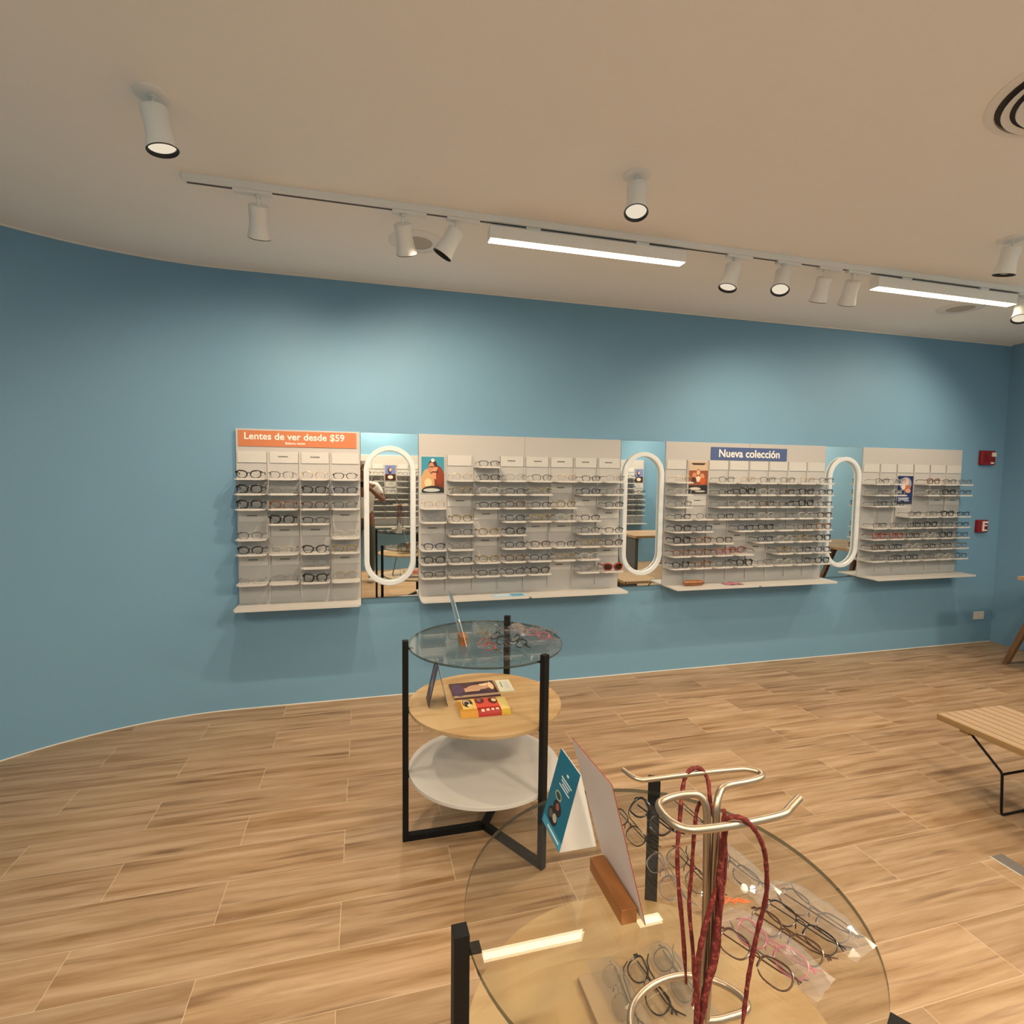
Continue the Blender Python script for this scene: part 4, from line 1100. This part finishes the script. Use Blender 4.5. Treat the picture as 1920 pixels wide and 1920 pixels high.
# ================================================================== the photographer (only in the mirror)
def skin_obj(name, joints, edges, mat, parent, sub=2, root=0):
    me = bpy.data.meshes.new(name); me.from_pydata([j[:3] for j in joints], edges, [])
    o = bpy.data.objects.new(name, me); COL.objects.link(o); o.parent = parent
    me.materials.append(mat)
    sk = o.modifiers.new('skin', 'SKIN'); sk.use_smooth_shade = True
    me.skin_vertices.new() if hasattr(me.skin_vertices, 'new') and len(me.skin_vertices) == 0 else None
    for i, j in enumerate(joints):
        r = j[3]; r = r if isinstance(r, tuple) else (r, r)
        me.skin_vertices[0].data[i].radius = r; me.skin_vertices[0].data[i].use_root = (i == root)
    sb = o.modifiers.new('sub', 'SUBSURF'); sb.levels = sub; sb.render_levels = sub
    return o
try:
    pr = thing('person', 'person in a white short-sleeved shirt and dark trousers raising a phone, seen in mirror', 'person', (-.02, -4.03, 0)); pr.scale = (.90, .90, .90)
    skinm = plain('brown_skin', (.17, .075, .045), .5); shirt = plain('white_shirt', (.66, .64, .60), .8); trous = plain('dark_trousers', (.05, .055, .045), .8)
    hairm = plain('dark_hair', (.015, .012, .010), .7); shoe = plain('white_sneaker', (.6, .58, .55), .6)
    J = [(0, 0, .98, (.15, .10)), (0, 0, 1.15, (.135, .095)), (0, .01, 1.38, (.16, .10)), (0, 0, 1.50, (.07, .06)), (0, .01, 1.56, .052), (0, .02, 1.64, (.07, .085)), (0, .02, 1.74, (.075, .09)), (0, .01, 1.80, (.045, .05)),
         (-.10, 0, .90, .088), (-.11, .02, .50, .058), (-.11, -.01, .10, .040), (-.11, .10, .05, .035), (.10, 0, .90, .088), (.11, .02, .50, .058), (.11, -.01, .10, .040), (.11, .10, .05, .035),
         (-.19, 0, 1.44, .060), (-.27, .05, 1.20, .045), (-.10, .28, 1.42, .028), (-.075, .315, 1.455, (.030, .018)), (.19, 0, 1.44, .060), (.30, .06, 1.22, .045), (.09, .28, 1.42, .028), (.055, .315, 1.455, (.030, .018))]
    E = [(0, 1), (1, 2), (2, 3), (3, 4), (4, 5), (5, 6), (6, 7), (0, 8), (8, 9), (9, 10), (10, 11), (0, 12), (12, 13), (13, 14), (14, 15), (2, 16), (16, 17), (17, 18), (18, 19), (2, 20), (20, 21), (21, 22), (22, 23)]
    body = skin_obj('body', J, E, skinm, pr, 2, 0)
    for s, base in ((-1, 19), (1, 23)):
        bxx, byy, bzz = J[base][:3]
        for k in range(4):
            z = bzz + .028 - k * .018
            L_ = (.9, 1.0, .95, .75)[k]
            skin_obj('finger', [(bxx, byy - .005, z, .009), (bxx - s * .010, byy + .030 * L_, z + .002, .0085), (bxx - s * .030 * L_, byy + .045 * L_, z + .002, .008), (bxx - s * .050 * L_, byy + .040 * L_, z, .007)], [(0, 1), (1, 2), (2, 3)], skinm, body, 1)
        skin_obj('thumb', [(bxx, byy - .01, bzz + .018, .011), (bxx - s * .022, byy + .005, bzz + .034, .0095), (bxx - s * .040, byy + .020, bzz + .036, .008)], [(0, 1), (1, 2)], skinm, body, 1)
    JS = [(0, 0, .94, (.168, .118)), (0, 0, 1.15, (.155, .112)), (0, .01, 1.38, (.175, .115)), (0, 0, 1.49, (.085, .075)), (-.19, 0, 1.44, .075), (-.245, .035, 1.29, .066), (.19, 0, 1.44, .075), (.262, .04, 1.30, .066)]
    skin_obj('shirt', JS, [(0, 1), (1, 2), (2, 3), (2, 4), (4, 5), (2, 6), (6, 7)], shirt, pr, 2, 1)
    JT = [(0, 0, 1.0, (.150, .108)), (0, 0, .93, (.155, .108)), (-.10, 0, .86, .098), (-.11, .02, .50, .074), (-.11, -.01, .12, .060), (.10, 0, .86, .098), (.11, .02, .50, .074), (.11, -.01, .12, .060)]
    skin_obj('trousers', JT, [(0, 1), (1, 2), (2, 3), (3, 4), (1, 5), (5, 6), (6, 7)], trous, pr, 2, 1)
    for s in (-1, 1):
        skin_obj('shoe', [(s * .11, -.045, .048, (.042, .045)), (s * .11, .06, .045, (.046, .040)), (s * .11, .16, .035, (.042, .030))], [(0, 1), (1, 2)], shoe, pr, 2)
    skin_obj('hair', [(0, -.015, 1.68, (.080, .085)), (0, -.005, 1.77, (.086, .098)), (0, .005, 1.815, (.055, .065))], [(0, 1), (1, 2)], hairm, pr, 2)
    for s in (-1, 1):
        m = MB(); m.lathe([(0, 0), (.012, .003), (.014, .010), (.0, .012)], 12, None, Matrix.Translation((s * .032, .108, 1.695)) @ Matrix.Rotation(-PI / 2, 4, 'X')); m.build('eye', M['fr_black'], body, True)
    m = MB(); m.tube([(0, .098, 1.70), (0, .118, 1.67), (0, .112, 1.655)], [.006, .014, .010], 8); m.build('nose', skinm, body, True)
    m = MB(); m.tube([(-.022, .104, 1.628), (0, .111, 1.626), (.022, .104, 1.628)], [.003, .006, .003], 8); m.build('mouth', plain('lips', (.2, .06, .05), .5), body, True)
    m = MB(); m.box(-.075, .075, -.004, .004, -.037, .037); ph = m.build('phone', M['black'], None, bevel=.003, loc=(-.03, -3.732, 1.325)); tag(ph, 'black phone held up in both hands by the person', 'phone')
except Exception as ex:
    print('PERSON', ex)
print('eyeglasses on displays', n1, n2, n3, n4)
